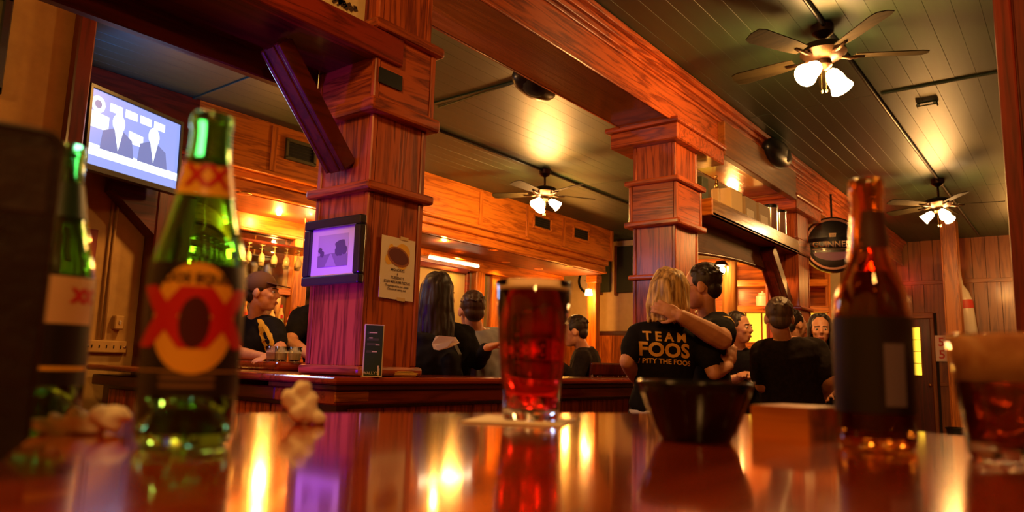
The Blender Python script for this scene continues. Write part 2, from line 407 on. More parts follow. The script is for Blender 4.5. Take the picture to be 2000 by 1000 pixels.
# diagonal braces
def brace(name, label, p0, p1, x0, x1, w, m):
    p0, p1 = V(p0), V(p1); d = (p1 - p0).normalized(); nrm = V((0, d.z, -d.y))
    if nrm.z > 0: nrm = -nrm
    t = thing(name, label, 'brace', p1); o = t.location
    xm = (x0 + x1) / 2; rot = Matrix((V((1, 0, 0)), d, V((1, 0, 0)).cross(d))).transposed()
    L = (p1 - p0).length
    MB().box((xm, (p0.y + p1.y) / 2, (p0.z + p1.z) / 2), (abs(x1 - x0), L, w), rot, .006).build('beam_core', m, t, off=o)
    for f in (0, 1):
        xx = x0 + (x1 - x0) * f
        MB().box((xx, (p0.y + p1.y) / 2, (p0.z + p1.z) / 2), (.022, L * .98, w + .02), rot, .007, 2).build('edge_bead', m, t, off=o)
    MB().box(V((xm, (p0.y + p1.y) / 2, (p0.z + p1.z) / 2)) + nrm * (w / 2 + .002), (abs(x1 - x0) * .45, L * .98, .01), rot, .003).build('centre_bead', m, t, off=o)
    return t
brace('diagonal_brace', 'glossy diagonal brace from the near column up to the header', (0, 1.67, 2.44), (0, 2.06, 1.985), -2.66, -2.545, .062, W['dark_y'])
brace('diagonal_brace', 'dark diagonal brace on the furthest column below the shelf', (0, 7.62, 2.42), (0, 8.18, 1.88), -2.66, -2.50, .10, W['dark_y'])
# post and brace in front of the alcove wall
pt = thing('corner_post', 'dark red post with diagonal brace beside the tan alcove wall', 'post', (XL + .12, ye - .05, 0)); op = pt.location
MB().span((XL + .02, atX(283, 560, XL + .1).y, 0), (XL + .16, ye + .02, 2.36), .008).build('post', W['dark_z'], pt, off=op)
a, b, = atX(310, 478, XL + .1), atX(214, 372, XL + .1)
MB().prism([(XL + .03, a.y, a.z + .0), (XL + .03, b.y, b.z), (XL + .03, b.y, b.z + .18), (XL + .03, a.y, b.z + .18)], (.12, 0, 0)).build('brace', W['dark_y'], pt, off=op)

# ================================================================== SOFFIT over the back bar
so = thing('bar_soffit', 'stepped oak soffit with moulding bands hanging over the back bar', 'soffit', (-6.5, 7, 2.75)); os_ = so.location
YS0, YS1 = 3.32, 10.85
def soff(y0, y1, m, nm='fascia'):
    MB().span((-7.6, y0, 2.96), (-6.30, y1, H)).build(nm, m, so, off=os_)
    MB().span((-7.6, y0, 2.86), (-6.36, y1, 2.96), .01).build('moulding_band', m, so, off=os_)
    MB().span((-6.34, y0, 2.935), (-6.27, y1, 2.975), .014, 2).build('moulding_strip', m, so, off=os_)
    MB().span((-7.6, y0, 2.745), (-6.42, y1, 2.86), .01).build('lower_band', m, so, off=os_)
    MB().span((-6.46, y0, 2.735), (-6.39, y1, 2.765), .01, 2).build('moulding_strip', m, so, off=os_)
soff(YS0, YS1, W['orange_y'])
soff(.4, YS0, W['dark_y'], 'dark_section')  # unlit end of the soffit, its shade put in as darker wood
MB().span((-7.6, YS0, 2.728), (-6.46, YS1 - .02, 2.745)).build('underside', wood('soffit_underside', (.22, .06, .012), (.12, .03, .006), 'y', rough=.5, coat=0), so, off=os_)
MB().span((-6.34, YS1 - .07, 2.97), (-6.275, YS1 + .012, H), .01).build('end_trim', W['orange_z'], so, off=os_)
for yy in (4.12, 7.35, 8.4, 9.35): MB().span((-6.3, yy - .035, 2.98), (-6.285, yy + .035, H - .03), .004).build('batten', W['orange_z'], so, off=os_)
va = MB().span((-7.34, YS0, 2.56), (-7.28, YS1, 2.73), .006).build('valance', W['orange_y'], so, off=os_)
MB().span((-7.36, YS0, 2.53), (-7.265, YS1, 2.565), .008).build('moulding_strip', W['orange_y'], so, off=os_)
for i, (ya, yb) in enumerate(((4.28, 4.60), (8.55, 8.98), (9.62, 10.06))):
    v = thing('air_vent', ['dark air vent in the soffit left of the near column', 'air vent in the soffit just under the lit fan', 'air vent nearest the right end of the soffit'][i], 'vent', (-6.28, (ya + yb) / 2, 3.25)); ov = v.location
    for (c, s) in (((-6.285, (ya + yb) / 2, 3.345), (.03, yb - ya + .06, .035)), ((-6.285, (ya + yb) / 2, 3.155), (.03, yb - ya + .06, .035)),
                   ((-6.285, ya - .012, 3.25), (.03, .035, .19)), ((-6.285, yb + .012, 3.25), (.03, .035, .19))):
        MB().box(c, s, None, .004).build('frame', W['orange_y'] if i else mat('olive_frame', (.07, .06, .02), .5), v, off=ov)
    MB().box((-6.296, (ya + yb) / 2, 3.25), (.004, yb - ya, .17)).build('backing', M_black, v, off=ov)
    for k in range(5): MB().box((-6.29, (ya + yb) / 2, 3.185 + k * .033), (.012, yb - ya, .004), Matrix.Rotation(.6, 3, 'Y')).build('slat', mat('vent_slat', (.03, .035, .02), .5) if k == 0 else bpy.data.materials['vent_slat'], v, off=ov)
# can lights and bare bulbs
cans = [(963, 488), (900, 493), (987, 512), (1052, 525), (1110, 520), (476, 378)]
for i, (px, py) in enumerate(cans):
    p = atZ(px, py, 2.728); lit = i < 5
    t = thing('can_light', 'round recessed can light under the soffit, ' + ['largest lit one right of the bulb', 'lit one beside the bare bulb', 'third lit one from the left column', 'lit one above the pint glass rim', 'lit one nearest the soffit end', 'unlit one left of the near column'][i], 'lamp', p)
    MB().lathe([(.05, -.004), (.075, -.004), (.078, .0), (.05, .0)], n=20).build('trim_ring', M_brass, t, True)
    MB().lathe([(.049, -.002), (.001, -.003)], n=20).build('lens', M_can if lit else M_black, t, True)
    if lit: lamp('SPOT', (0, 0, -.02), 26, AMBER, .05, None, 'can_lamp', 130, t)
def bulb(px, py, x, lab, e=9):
    p = atX(px, py, x); t = thing('bare_bulb', lab, 'lamp', p)
    MB().lathe([(.006, -.035), (.02, -.028), (.03, -.008), (.029, .008), (.018, .03), (.014, .05)], n=16).build('globe', M_bulb, t, True)
    MB().lathe([(.016, .045), (.018, .05), (.018, .09), (.006, .10)], n=12).build('socket', M_brass, t, 'auto')
    MB().tube([(0, 0, .095), (0, 0, 2.73 - p.z)], .004, 6).build('cord', M_blackm, t)
    lamp('POINT', (0, .0, -.07), e, AMBER, .035, None, 'bulb_lamp', None, t)
bulb(545, 415, -7.0, 'bare lit bulb hanging left of the near column', 14); bulb(608, 405, -6.75, 'bare lit bulb hanging at the left edge of the near column', 14)
bulb(868, 462, -6.6, 'large bare lit bulb right of the near column', 16); bulb(600, 468, -7.05, 'small bare lit bulb above the picture frame edge', 5)
lamp('POINT', atX(318, 425, -6.4) + V((.1, 0, .1)), 7, AMBER, .05, name='sconce_lamp')
lamp('POINT', (-6.45, 4.35, 2.2), 20, AMBER, .06, name='bottle_lamp')  # unseen point added in front to brighten the bottles
lamp('POINT', (-6.9, 10.4, 2.2), 16, AMBER, .06, name='sconce_lamp')

# ================================================================== BACK BAR
bb = thing('back_bar', 'oak back bar with gold pilasters, mirrors and bottle steps', 'cabinet', (-7.4, 7, 0)); o = bb.location
MB().span((-7.6, YS0, 0), (-6.75, YS1, .95), .01).build('counter_body', W['orange_z'], bb, off=o)
MB().span((-7.6, YS0 - .02, .95), (-6.70, YS1 + .02, 1.0), .012).build('counter_top', W['bar_y'], bb, off=o)
for k in range(3): MB().span((-7.38, 3.5, 1.0), (-7.28 + (.36 - .13 * k), 6.3, 1.14 + .1 * k + .08), .004).build('bottle_step', W['orange_y'], bb, off=o)
M_mir = mat('old_mirror', (.55, .62, .58), .05, metal=1)
MB().span((-7.40, YS0, 1.2), (-7.38, YS1, 2.56)).build('mirror', M_mir, bb, off=o)
for px in (584, 937, 1000, 1038): 
    yy = atX(px, 540, -7.3).y; MB().span((-7.39, yy - .10, 1.0), (-7.27, yy + .10, 2.56), .012).build('pilaster', W['orange_z'], bb, off=o)
MB().span((-7.39, YS0, 1.86), (-7.29, 5.15, 1.93), .006).build('rail', W['orange_y'], bb, off=o)
MB().span((-7.40, 8.9, 1.0), (-7.33, 9.9, 2.56)).build('panel', W['orange_z'], bb, off=o)

# bottles on the steps
def lathe_obj(prof, m, name, n=14, parent=None): return MB().lathe(prof, n=n).build(name, m, parent, 'auto')
btl_m = [mat('bottle_clear_spirit', (.80, .62, .34), .08, spec=.8), mat('bottle_amber_spirit', (.45, .14, .02), .08, spec=.8), mat('bottle_green_spirit', (.10, .22, .05), .08, spec=.8), mat('bottle_red_spirit', (.5, .03, .02), .1, spec=.8)]
lab_m = [mat('bottle_label_cream', (.85, .70, .42), .6), mat('bottle_label_red', (.55, .05, .03), .6), mat('bottle_label_white', (.85, .8, .7), .6)]
capm = [M_black, mat('cap_gold', (.6, .35, .08), .3, metal=.8), mat('cap_red', (.5, .02, .02), .4)]
shapes = [[(.001, 0), (.036, 0), (.036, .17), (.030, .195), (.014, .225), (.013, .28), (.015, .283), (.001, .285)],
          [(.001, 0), (.042, 0), (.042, .13), (.036, .165), (.016, .20), (.015, .25), (.001, .252)],
          [(.001, 0), (.033, 0), (.033, .20), (.015, .25), (.014, .31), (.001, .312)]]
protos = []
for k in range(12):
    sh = shapes[k % 3]; rr = sh[1][0] + .0008
    t = thing('liquor_bottle', 'x', 'bottle', (0, 0, -5), 0, 'liquor bottles on the back bar steps')
    lathe_obj(sh, btl_m[k % 4], 'glass', parent=t); lathe_obj([(rr, .03), (rr, .12)], lab_m[(k // 2) % 3], 'label_band', parent=t)
    zt = sh[-1][1]; lathe_obj([(.016, zt - .03), (.016, zt + .006), (.001, zt + .007)], capm[(k // 3) % 3], 'bottle_cap', parent=t)
    protos.append(t)
used = set(); nb = 0
ORD = 'first second third fourth fifth sixth seventh eighth ninth tenth eleventh twelfth thirteenth fourteenth fifteenth sixteenth seventeenth eighteenth nineteenth twentieth twenty-first twenty-second twenty-third twenty-fourth'.split()
names_s = ['clear', 'amber', 'green', 'red']
for row in range(3):
    zz = [1.42, 1.32, 1.22][row]; xx = [-7.22, -7.08, -6.96][row]
    y = 3.55 + .03 * row
    nth = 0
    while y < 5.75:
        nth += 1
        k = random.randrange(12); base = protos[k]
        rowname = ['top', 'middle', 'front'][row]
        lab = '%s bottle from left, %s step, %s, %s label' % (ORD[nth - 1], rowname, ['clear glass', 'amber glass', 'green glass', 'red glass'][k % 4], ['cream', 'red', 'white'][(k // 2) % 3])
        if k in used: r = dup(base, (xx, y, zz), random.random() * 6, lab)
        else: base.location = (xx, y, zz); base['label'] = lab; used.add(k); r = base
        r['group'] = 'liquor bottles on the %s step' % rowname
        y += .098 + .03 * random.random(); nb += 1
for k in range(12):
    if k not in used:
        for c in kids(protos[k]): bpy.data.objects.remove(c)
        bpy.data.objects.remove(protos[k])
# hanging stemware above the capped barman
rack = thing('glass_rack', 'dark hanging rack of stemmed glasses above the capped barman', 'rack', atX(500, 478, -6.9)); 
MB().box((0, .0, 0), (.5, 1.5, .02), None, .004).build('rack_board', W['dark_y'], rack)
for s in (-.6, .6): MB().tube([(0, s, 0), (0, s, 2.73 - rack.location.z)], .006, 6).build('hanger', M_brass, rack)
M_gl = mat('stemware_glass', (.75, .70, .55), .05, trans=.6, ior=1.4)
g0 = None
for i in range(2):
    for j in range(9):
        p = rack.location + V((-.12 + .24 * i, -.62 + .155 * j, -.18))
        if g0 is None:
            g0 = thing('wine_glass', 'x', 'glass', p, 0, 'wine glasses hanging in the rack')
            MB().lathe([(.002, .165), (.034, .168), (.004, .16), (.004, .09), (.03, .06), (.036, .02), (.03, -.02), (.028, -.02), (.034, .02), (.002, .075)], n=16).build('bowl_and_stem', M_gl, g0, True); 
        g_ = g0 if i + j == 0 else dup(g0, p)
        g_['label'] = '%s hanging wine glass from the left in the %s row of the rack' % (ORD[j], ['far', 'near'][i])
# framed mirror and strip light behind the long-haired woman
yA, yB = atX(838, 560, -7.2).y, atX(912, 560, -7.2).y
zt, zb = atX(870, 522, -7.2).z, atX(870, 640, -7.2).z
fm = thing('framed_mirror', 'large framed mirror on the back bar behind the long-haired woman', 'mirror', (-7.24, (yA + yB) / 2, (zt + zb) / 2)); o = fm.location
MB().span((-7.27, yA - .5, zb), (-7.22, yB, zt), .01).build('glass', mat('mirror_etched', (.42, .36, .22), .25, metal=.5), fm, off=o)
for (a, b) in (((-7.26, yA - .5, zt - .05), (-7.18, yB + .03, zt + .03)), ((-7.26, yB - .03, zb), (-7.18, yB + .04, zt))): MB().span(a, b, .01).build('frame', W['dark_y'], fm, off=o)
st = thing('strip_light', 'glowing fluorescent strip light above the framed mirror', 'lamp', (-7.1, (yA + yB) / 2, zt + .10)); o = st.location
MB().tube([(-7.12, yA - .1, zt + .085), (-7.12, yB + .15, zt + .085)], .02, 10).build('tube', glow('lit_tube', (1, .80, .45), 3.5), st, True, off=o)
MB().span((-7.2, yA - .15, zt + .11), (-7.06, yB + .2, zt + .14), .006).build('housing', W['orange_y'], st, off=o)
lamp('AREA', (-7.05, (yA + yB) / 2, zt + .05), 9, AMBER, .3, (-6.6, (yA + yB) / 2, 1.2), 'strip_lamp')

# ================================================================== MAIN BAR AND LEDGE
mb = thing('main_bar', 'inner bar counter the barmen lean on, behind the near column', 'counter', (-3.75, 5, 0)); o = mb.location
MB().span((-4.02, 2.45, 0), (-3.76, 9.5, 1.06)).build('body', W['dark_z'], mb, off=o)
MB().span((-4.12, 2.42, 1.06), (-3.5, 9.55, 1.112), .02, 3).build('top', W['bar_y'], mb, off=o)
lg = thing('drink_ledge', 'dark red L-shaped drink ledge around the column row', 'counter', (-2.5, 4, 0)); o = lg.location
ZL = 1.065
MB().span((-2.84, 1.88, ZL - .032), (-2.33, 9.0, ZL), .015, 3).build('ledge_top', W['bar_y'], lg, off=o)
MB().span((-4.6, 1.885, ZL - .032), (-2.84, 2.40, ZL), .015, 3).build('return_top', W['bar_x'], lg, off=o)
MB().span((-2.82, 1.91, ZL - .055), (-2.36, 8.98, ZL - .032), .004).build('moulding', W['dark_y'], lg, off=o)
MB().span((-2.80, 1.93, .95), (-2.385, 8.95, ZL - .055), .006).build('apron', W['bar_y'], lg, off=o)
MB().span((-4.6, 1.93, .95), (-2.80, 2.36, ZL - .055), .006).build('apron', W['dark_x'], lg, off=o)
MB().span((-2.388, 1.925, .962), (-2.378, 2.10, ZL - .06), .003).build('corner_block', W['orange_y'], lg, off=o)
MB().span((-2.72, 2.0, 0), (-2.46, 8.9, .95)).build('half_wall', W['dark_z'], lg, off=o)
MB().span((-4.6, 2.0, 0), (-2.72, 2.3, .95)).build('half_wall', W['dark_z'], lg, off=o)
y = 2.05
while y < 8.8:
    MB().span((-2.46, y + .004, .06), (-2.446, y + .196, .93), .003).build('wall_board', W['red_z'], lg, off=o); y += .2
x = -4.5
while x < -2.75:
    MB().span((x + .004, 1.986, .06), (x + .196, 2.0, .93), .003).build('wall_board', W['red_z'], lg, off=o); x += .2

# ================================================================== SHELF between the far columns
sh = thing('wall_shelf', 'thick oak shelf with a curved apron between the far columns', 'shelf', (-2.5, 7.2, 2.45)); o = sh.location
MB().span((-2.82, 5.84, 2.44), (-2.41, 8.66, 2.47), .004).build('shelf_board', W['brown_y'], sh, off=o)
MB().span((-2.45, 5.84, 2.44), (-2.41, 8.66, 2.585), .006).build('front_board', wood('shelf_lip_oak', (.42, .20, .05), (.22, .09, .02), 'y', rough=.22, coat=.6), sh, off=o)
MB().span((-2.63, 5.825, 2.44), (-2.41, 5.85, 2.59), .006).build('end_board', W['orange_x'], sh, off=o)
M_apron = wood('apron_ply', (.14, .045, .010), (.07, .020, .004), 'y', rough=.6, coat=0, spec=.2)
pts = [(-2.66, 5.56, 2.44), (-2.66, 8.2, 2.44)] + [(-2.66, 8.2 - 2.64 * k / 16, 2.20 - .07 * (1 - math.cos(math.pi * k / 16)) / 2 + .06 * math.sin(math.pi * k / 16)) for k in range(17)]
MB().prism(pts, (.03, 0, 0)).build('apron', M_apron, sh, off=o)
MB().tube([(-2.645, p[1], p[2] - .01) for p in pts[2:]], .02, 8).build('apron_bead', W['dark_y'], sh, True, off=o)
def onshelf(px, x): return V((x, atX(px, 440, x).y, 2.472))
p = onshelf(1372, -2.56); t = thing('book', 'dark green hardback standing at the near end of the shelf', 'book', p)
MB().box((0, 0, .17), (.06, .13, .34), None, .004).build('cover', mat('book_green', (.05, .06, .025), .6), t); MB().box((.0, .004, .17), (.048, .126, .332)).build('pages', M_paper, t)
p = onshelf(1400, -2.58); t = thing('trophy', 'small gold figure trophy on the shelf by the green book', 'trophy', p)
MB().span((-.03, -.03, 0), (.03, .03, .32), .005).build('plinth', mat('trophy_base', (.7, .45, .15), .4), t)
MB().ell((0, 0, .35), (.018, .018, .035)).cap((0, 0, .37), (0, 0, .41), .012, .01).cap((0, .005, .37), (0, .04, .41), .008, .005).cap((0, -.005, .37), (0, -.03, .35), .008, .005).build('figure', M_brass, t, True); MB().ell((0, 0, .435), (.013, .013, .015)).build('figure_head', M_brass, t, True)
for i, (px, lab, w, hgt, mm) in enumerate(((1420, 'cream carton on the shelf beside the trophy', .28, .36, mat('carton_cream', (.85, .60, .26), .7)), (1448, 'grey printed carton on the shelf, between two cartons', .3, .35, mat('carton_grey', (.42, .30, .16), .7)), (1475, 'grey printed carton on the shelf next to the steel canister', .34, .36, mat('carton_grey_b', (.42, .30, .17), .7)))):
    p = onshelf(px, -2.6); t = thing('carton', lab, 'box', p)
    MB().box((0, 0, hgt / 2), (.2, w, hgt), None, .003).build('box_body', mm, t)
    MB().box((.1015, 0, hgt * .97), (.004, w * .98, .004)).build('flap_edge', M_paper, t)
    if i: MB().box((.1015, -.02, hgt * .42), (.003, w * .62, hgt * .5)).build('label_panel', M_paper, t)
for i, (px, lab) in enumerate(((1505, 'tall steel canister on the shelf behind the cartons'), (1522, 'tall steel canister nearest the far end of the shelf'))):
    p = onshelf(px, -2.57); t = thing('steel_canister', lab, 'canister', p)
    MB().lathe([(.001, 0), (.075, 0), (.078, .01), (.078, .40), (.08, .41), (.001, .41)], n=24).build('can', M_chrome, t, 'auto'); MB().lathe([(.081, .405), (.083, .41), (.083, .435), (.06, .445), (.001, .447)], n=24).build('lid', M_blackm, t, 'auto')
p = onshelf(1555, -2.56); t = thing('ornament', 'small dark ornament at the far end of the shelf', 'ornament', p)
MB().ell((0, 0, .05), (.06, .08, .05)).cap((0, .04, .08), (.01, .1, .14), .02, .012).build('ornament_body', mat('dark_red_ceramic', (.12, .02, .01), .25), t, True); MB().ell((.01, .1, .16), (.025, .03, .025)).build('ornament_head', mat('dark_red_ceramic_b', (.15, .03, .01), .25), t, True)

# ================================================================== SPEAKERS, SIGNS ON THE BEAM
p = V((-2.36, 7.3, 3.33)); t = thing('loudspeaker', 'black oval loudspeaker on the aisle face of the beam', 'speaker', p)
MB().ell((.03, 0, 0), (.11, .34, .14), None, 20, 12).build('cabinet', M_black, t, True)
MB().ell((.09, .05, -.01), (.055, .13, .085)).build('grille', mat('speaker_cloth', (.012, .010, .009), .9), t, True)
MB().box((-.02, .0, .1), (.05, .08, .06), None, .005).build('bracket', M_blackm, t); MB().ell((.10, -.16, .01), (.02, .05, .04)).build('tweeter', M_blackm, t, True)
p = atZ(1048, 172, 3.12) + V((-.02, 0, .0)); t = thing('loudspeaker', 'black dome loudspeaker hanging behind the beam near the ceiling', 'speaker', (p.x, p.y, 3.15))
MB().ell((0, 0, 0), (.10, .24, .10), None, 20, 12).build('cabinet', M_black, t, True); MB().box((.0, 0, .2), (.05, .06, .22), None, .005).build('bracket', M_blackm, t); MB().ell((.03, -.05, -.04), (.07, .13, .065)).build('grille', bpy.data.materials['speaker_cloth'], t, True)

p = atX(1626, 478, -2.3); t = thing('round_sign', 'round black pub sign hanging past the furthest column', 'sign', p, R(18))
rotY = Matrix.Rotation(R(90), 4, 'X')
MB().lathe([(.001, .05), (.30, .05), (.33, .04), (.34, 0), (.34, -.05), (.001, -.05)], n=40, mtx=rotY).build('drum', mat('sign_black', (.012, .008, .008), .25, coat=.5), t, 'auto')
MB().closed_lathe([(.285, .05), (.31, .05), (.31, .062), (.285, .062)], 40).build('ring', mat('sign_ring', (.20, .08, .05), .3, metal=.6), t, 'auto')
kids(t)[-1].rotation_euler = (R(90), 0, 0)
MB().closed_lathe([(.40, -.02), (.43, -.02), (.43, .02), (.40, .02)], 40).build('outer_hoop', M_blackm, t, 'auto'); kids(t)[-1].rotation_euler = (R(90), 0, 0)
Mg = mat('sign_gold', (.95, .70, .36), .4)
lettering('GUINNESS', .098, (0, -.064, -.005), (1, 0, 0), (0, 0, 1), Mg, t, bold=.0015)
MB().prism([(-.04, -.064, .13), (.04, -.064, .13), (.028, -.064, .06), (.012, -.064, .04), (-.012, -.064, .04), (-.028, -.064, .06)], (0, .004, 0)).build('harp_emblem', Mg, t)
for i in range(4): MB().box((-.018 + .012 * i, -.066, .09), (.003, .002, .06)).build('harp_string', bpy.data.materials['sign_black'], t)
MB().box((0, -.065, -.065), (.46, .004, .005)).build('rule_line', bpy.data.materials['sign_ring'], t)
MB().prism([(.22 * math.cos(a), -.064, -.10 - .10 * abs(math.sin(a)) ) for a in [0, -.4, -.8, -1.2, -1.57, -1.95, -2.35, -2.75, -3.14]], (0, .003, 0)).build('lower_panel', mat('sign_violet', (.22, .015, .14), .3), t)
MB().tube([(0, 0, .34), (0, 0, .62)], .012, 8).build('hanger', M_blackm, t)

# framed picture and poster on the near column
t = thing('framed_picture', 'wide black frame with a tree-lined street print on the near column', 'picture', (-2.57, 2.035, 1.60)); o = t.location
X0, X1, Z0, Z1, F = -2.765, -2.378, 1.452, 1.748, .042
Mf = mat('frame_black', (.02, .02, .03), .22, coat=.5)
for a, b in (((X0, 2.0, Z1 - F), (X1, 2.035, Z1)), ((X0, 2.0, Z0), (X1, 2.035, Z0 + F)), ((X0, 2.001, Z0 + F), (X0 + F, 2.034, Z1 - F)), ((X1 - F, 2.001, Z0 + F), (X1, 2.034, Z1 - F))): MB().span(a, b, .007, 2).build('frame_bar', Mf, t, off=o)
MB().span((X0 + F, 2.02, Z0 + F), (X1 - F, 2.03, Z1 - F)).build('mat_board', mat('mat_white', (.85, .8, .8), .6), t, off=o)
px0, px1, pz0, pz1 = X0 + .088, X1 - .095, Z0 + .082, Z1 - .072
MB().span((px0, 2.018, pz0), (px1, 2.0202, pz1)).build('print_sky', mat('print_pale', (.60, .55, .60), .6), t, off=o)
Md = mat('print_dark', (.14, .11, .16), .7)
gy = 2.0172
cx, cz = (px0 + px1) / 2, (pz0 + pz1) / 2
def blob(pm, x, z, r): pm.prism([(x + r * (1 + .18 * random.uniform(-1, 1)) * math.cos(a * .45), gy - random.random() * .0006, z + r * (1 + .18 * random.uniform(-1, 1)) * math.sin(a * .45)) for a in range(14)], (0, .0005, 0))
for q in ((px1 - .05, cz + .012, .036), (px1 - .025, cz + .0, .02), (px1 - .065, cz - .005, .02), (px0 + .016, cz + .004, .014), (px0 + .03, cz - .012, .014)):
    pm = MB(); blob(pm, *q); pm.build('print_tree', Md, t, off=o)
MB().prism([(px0, gy, pz0), (px1, gy, pz0), (px1, gy, cz - .02), (cx - .01, gy, cz - .012), (px0, gy, cz - .02)], (0, .0003, 0)).build('print_ground', mat('print_mid', (.30, .25, .32), .7), t, off=o)
MB().prism([(cx - .05, gy - .0006, pz0), (cx + .03, gy - .0006, pz0), (cx - .006, gy - .0006, cz - .014), (cx - .014, gy - .0006, cz - .014)], (0, .0003, 0)).build('print_road', mat('print_road', (.5, .44, .52), .7), t, off=o)

t = thing('paper_poster', 'white paper pizza poster taped to the near column', 'poster', (XB + .003, 2.265, 1.54)); o = t.location
q = [atX(*a, XB + .004) for a in ((746, 458), (811, 472), (806, 590), (739, 580))]
MB().prism(q, (.0012, 0, 0)).build('paper', mat('poster_paper', (.86, .74, .60), .7), t, off=o)
ctr = sum(q, V()) / 4; ctr.x = XB + .0058
rgt = ((q[1] - q[0]) + (q[2] - q[3])).normalized(); upv = V((0, 0, 1)); upv = (upv - rgt * upv.dot(rgt)).normalized()
PW = (q[1] - q[0]).length; PH = (q[0] - q[3]).length
def pp(u, v, d=0): return ctr + rgt * (u * PW) + upv * (v * PH) + V((d, 0, 0))
def disc(nm, u, v, ru, rv, m, d, tilt=0):
    MB().prism([pp(u + ru * math.cos(a) * math.cos(tilt) - rv * math.sin(a) * math.sin(tilt), v + (ru * math.cos(a) * math.sin(tilt) + rv * math.sin(a) * math.cos(tilt)) * .74, d) for a in [2 * math.pi * k / 20 for k in range(20)]], (.0004, 0, 0)).build(nm, m, t, off=o)
My = mat('poster_yellow', (.90, .50, .04), .7)
disc('yellow_blot', .12, .27, .22, .20, My, .0); disc('yellow_blot', -.22, .22, .10, .22, My, .0001); disc('yellow_blot', -.28, .13, .10, .12, My, .0002); disc('yellow_blot', .12, .07, .14, .1, My, .0002)
disc('pizza_crust', .0, .19, .34, .21, mat('poster_crust', (.35, .10, .03), .7), .0006, -.25); disc('pizza_topping', .0, .195, .29, .165, mat('poster_topping', (.13, .012, .012), .7), .0011, -.25)
Mk = mat('poster_ink', (.06, .03, .03), .8)
for s, v, z in (('MONDAYS', -.03, .017), ('&', -.095, .014), ('TUESDAYS', -.155, .017), ('$2.50 MEDIUM PIZZAS', -.225, .0165), ('(Toppings extra per pizza)', -.29, .0135), ('Dine in or carry out', -.345, .0135)):
    lettering(s, z, pp(0, v, .0012), rgt, upv, Mk, t, off=o, bold=.0003)
for v in (.5, -.5): MB().prism([pp(-.1 + .12, v - .02, .0016), pp(.26, v - .02, .0016), pp(.26, v + .035, .0016), pp(.02, v + .035, .0016)], (.0003, 0, 0)).build('tape', mat('tape', (.75, .55, .28), .3), t, off=o)

# small framed picture left of the second column
p = atD(1253, 592, 5.15); t = thing('framed_picture', 'small dark framed picture on the second column behind the blonde woman', 'picture', (p.x, 5.115, p.z))
MB().box((0, 0, 0), (.16, .02, .26), None, .005).build('frame', Mf, t); MB().box((.01, -.012, 0), (.11, .004, .20)).build('print', mat('print_violet', (.55, .50, .6), .5), t); MB().box((.02, -.015, .01), (.04, .003, .09)).build('figure_print', Md, t)

# ================================================================== TELEVISION
c, s_ = V((-4.259, 1.882, 2.342)), None
t = thing('television', 'flat black television showing two people in white, on an arm', 'television', c)
yaw, pit, rol = R(115.433), R(.498), R(2.506)
rr = V((math.cos(yaw), math.sin(yaw), 0)); nn = V((math.sin(yaw), -math.cos(yaw), 0)); uu = V((0, 0, 1))
n2 = nn * math.cos(pit) - uu * math.sin(pit); u2 = uu * math.cos(pit) + nn * math.sin(pit)
r3 = rr * math.cos(rol) + u2 * math.sin(rol); u3 = u2 * math.cos(rol) - rr * math.sin(rol)
rotT = Matrix((r3, u3, n2)).transposed()
def tl(a, b, c_): return rotT @ V((a, b, c_))
def tbox(nm, ctr, size, m, bev=.003): return MB().box(tl(*ctr), size, rotT, bev).build(nm, m, t)
sw, shh = .70, .405
tbox('rear_shell', (0, -.0, -.045), (.70, .42, .06), M_black, .02)
tbox('bezel', (0, .217, 0), (.76, .024, .045), M_black); tbox('bezel', (0, -.222, 0), (.76, .034, .05), M_black); tbox('bezel', (-.37, 0, 0), (.022, .44, .045), M_black); tbox('bezel', (.37, 0, 0), (.022, .44, .045), M_black)
tbox('screen', (0, 0, .008), (.73, .42, .008), glow('screen_blue', (.30, .42, 1.0), .42), 0)
Mw = glow('screen_white', (.80, .92, 1), .85); Mb2 = glow('screen_midblue', (.20, .30, .75), .30)
def tshape(nm, pts, m, d): MB().prism([tl(a * .365, b * .21, .0125 + d) for a, b in pts], n2 * .0004).build(nm, m, t)
tshape('screen_ticker', [(-1, -.72), (1, -.72), (1, -.50), (-1, -.42)], Mw, 0)
def figure(x, s):
    tshape('screen_suit', [(x - .34 * s, -.5), (x + .36 * s, -.5), (x + .30 * s, -.02), (x + .1 * s, .14), (x - .1 * s, .14), (x - .30 * s, .0)], Mb2, .0002)
    tshape('screen_shirt', [(x - .08 * s, .15), (x + .1 * s, .15), (x + .02 * s, -.42)], Mw, .0006)
    tshape('screen_face', [(x + .13 * s * math.cos(a), .32 + .26 * s * math.sin(a)) for a in [k * .52 for k in range(12)]], Mw, .0006)
figure(-.42, 1); figure(.36, 1)
tshape('screen_window', [(-.98, .0), (-.62, .0), (-.62, .38), (-.98, .42)], Mw, .0001); tshape('screen_window', [(-.2, -.1), (.12, -.1), (.12, .2), (-.2, .24)], Mw, .0001); tshape('screen_logo', [(-.85 + .14 * math.cos(k * .52), .62 + .22 * math.sin(k * .52)) for k in range(12)], Mw, .0001)
tshape('screen_logo_centre', [(-.85 + .07 * math.cos(k * .52), .62 + .11 * math.sin(k * .52)) for k in range(12)], Mb2, .0004)
for k in range(4): tshape('screen_caption', [(-.62 + .32 * k, .56), (-.36 + .32 * k, .56), (-.36 + .32 * k, .78), (-.62 + .32 * k, .78)], Mw, .0001)
MB().cap(tl(0, -.05, -.07), tl(.05, -.05, -.32), .02, .02).build('wall_arm', M_blackm, t, True)
lamp('AREA', tl(0, 0, .02), 3.0, (.45, .6, 1), .6, tl(0, 0, 1), 'screen_light', parent=t, sy=.36)

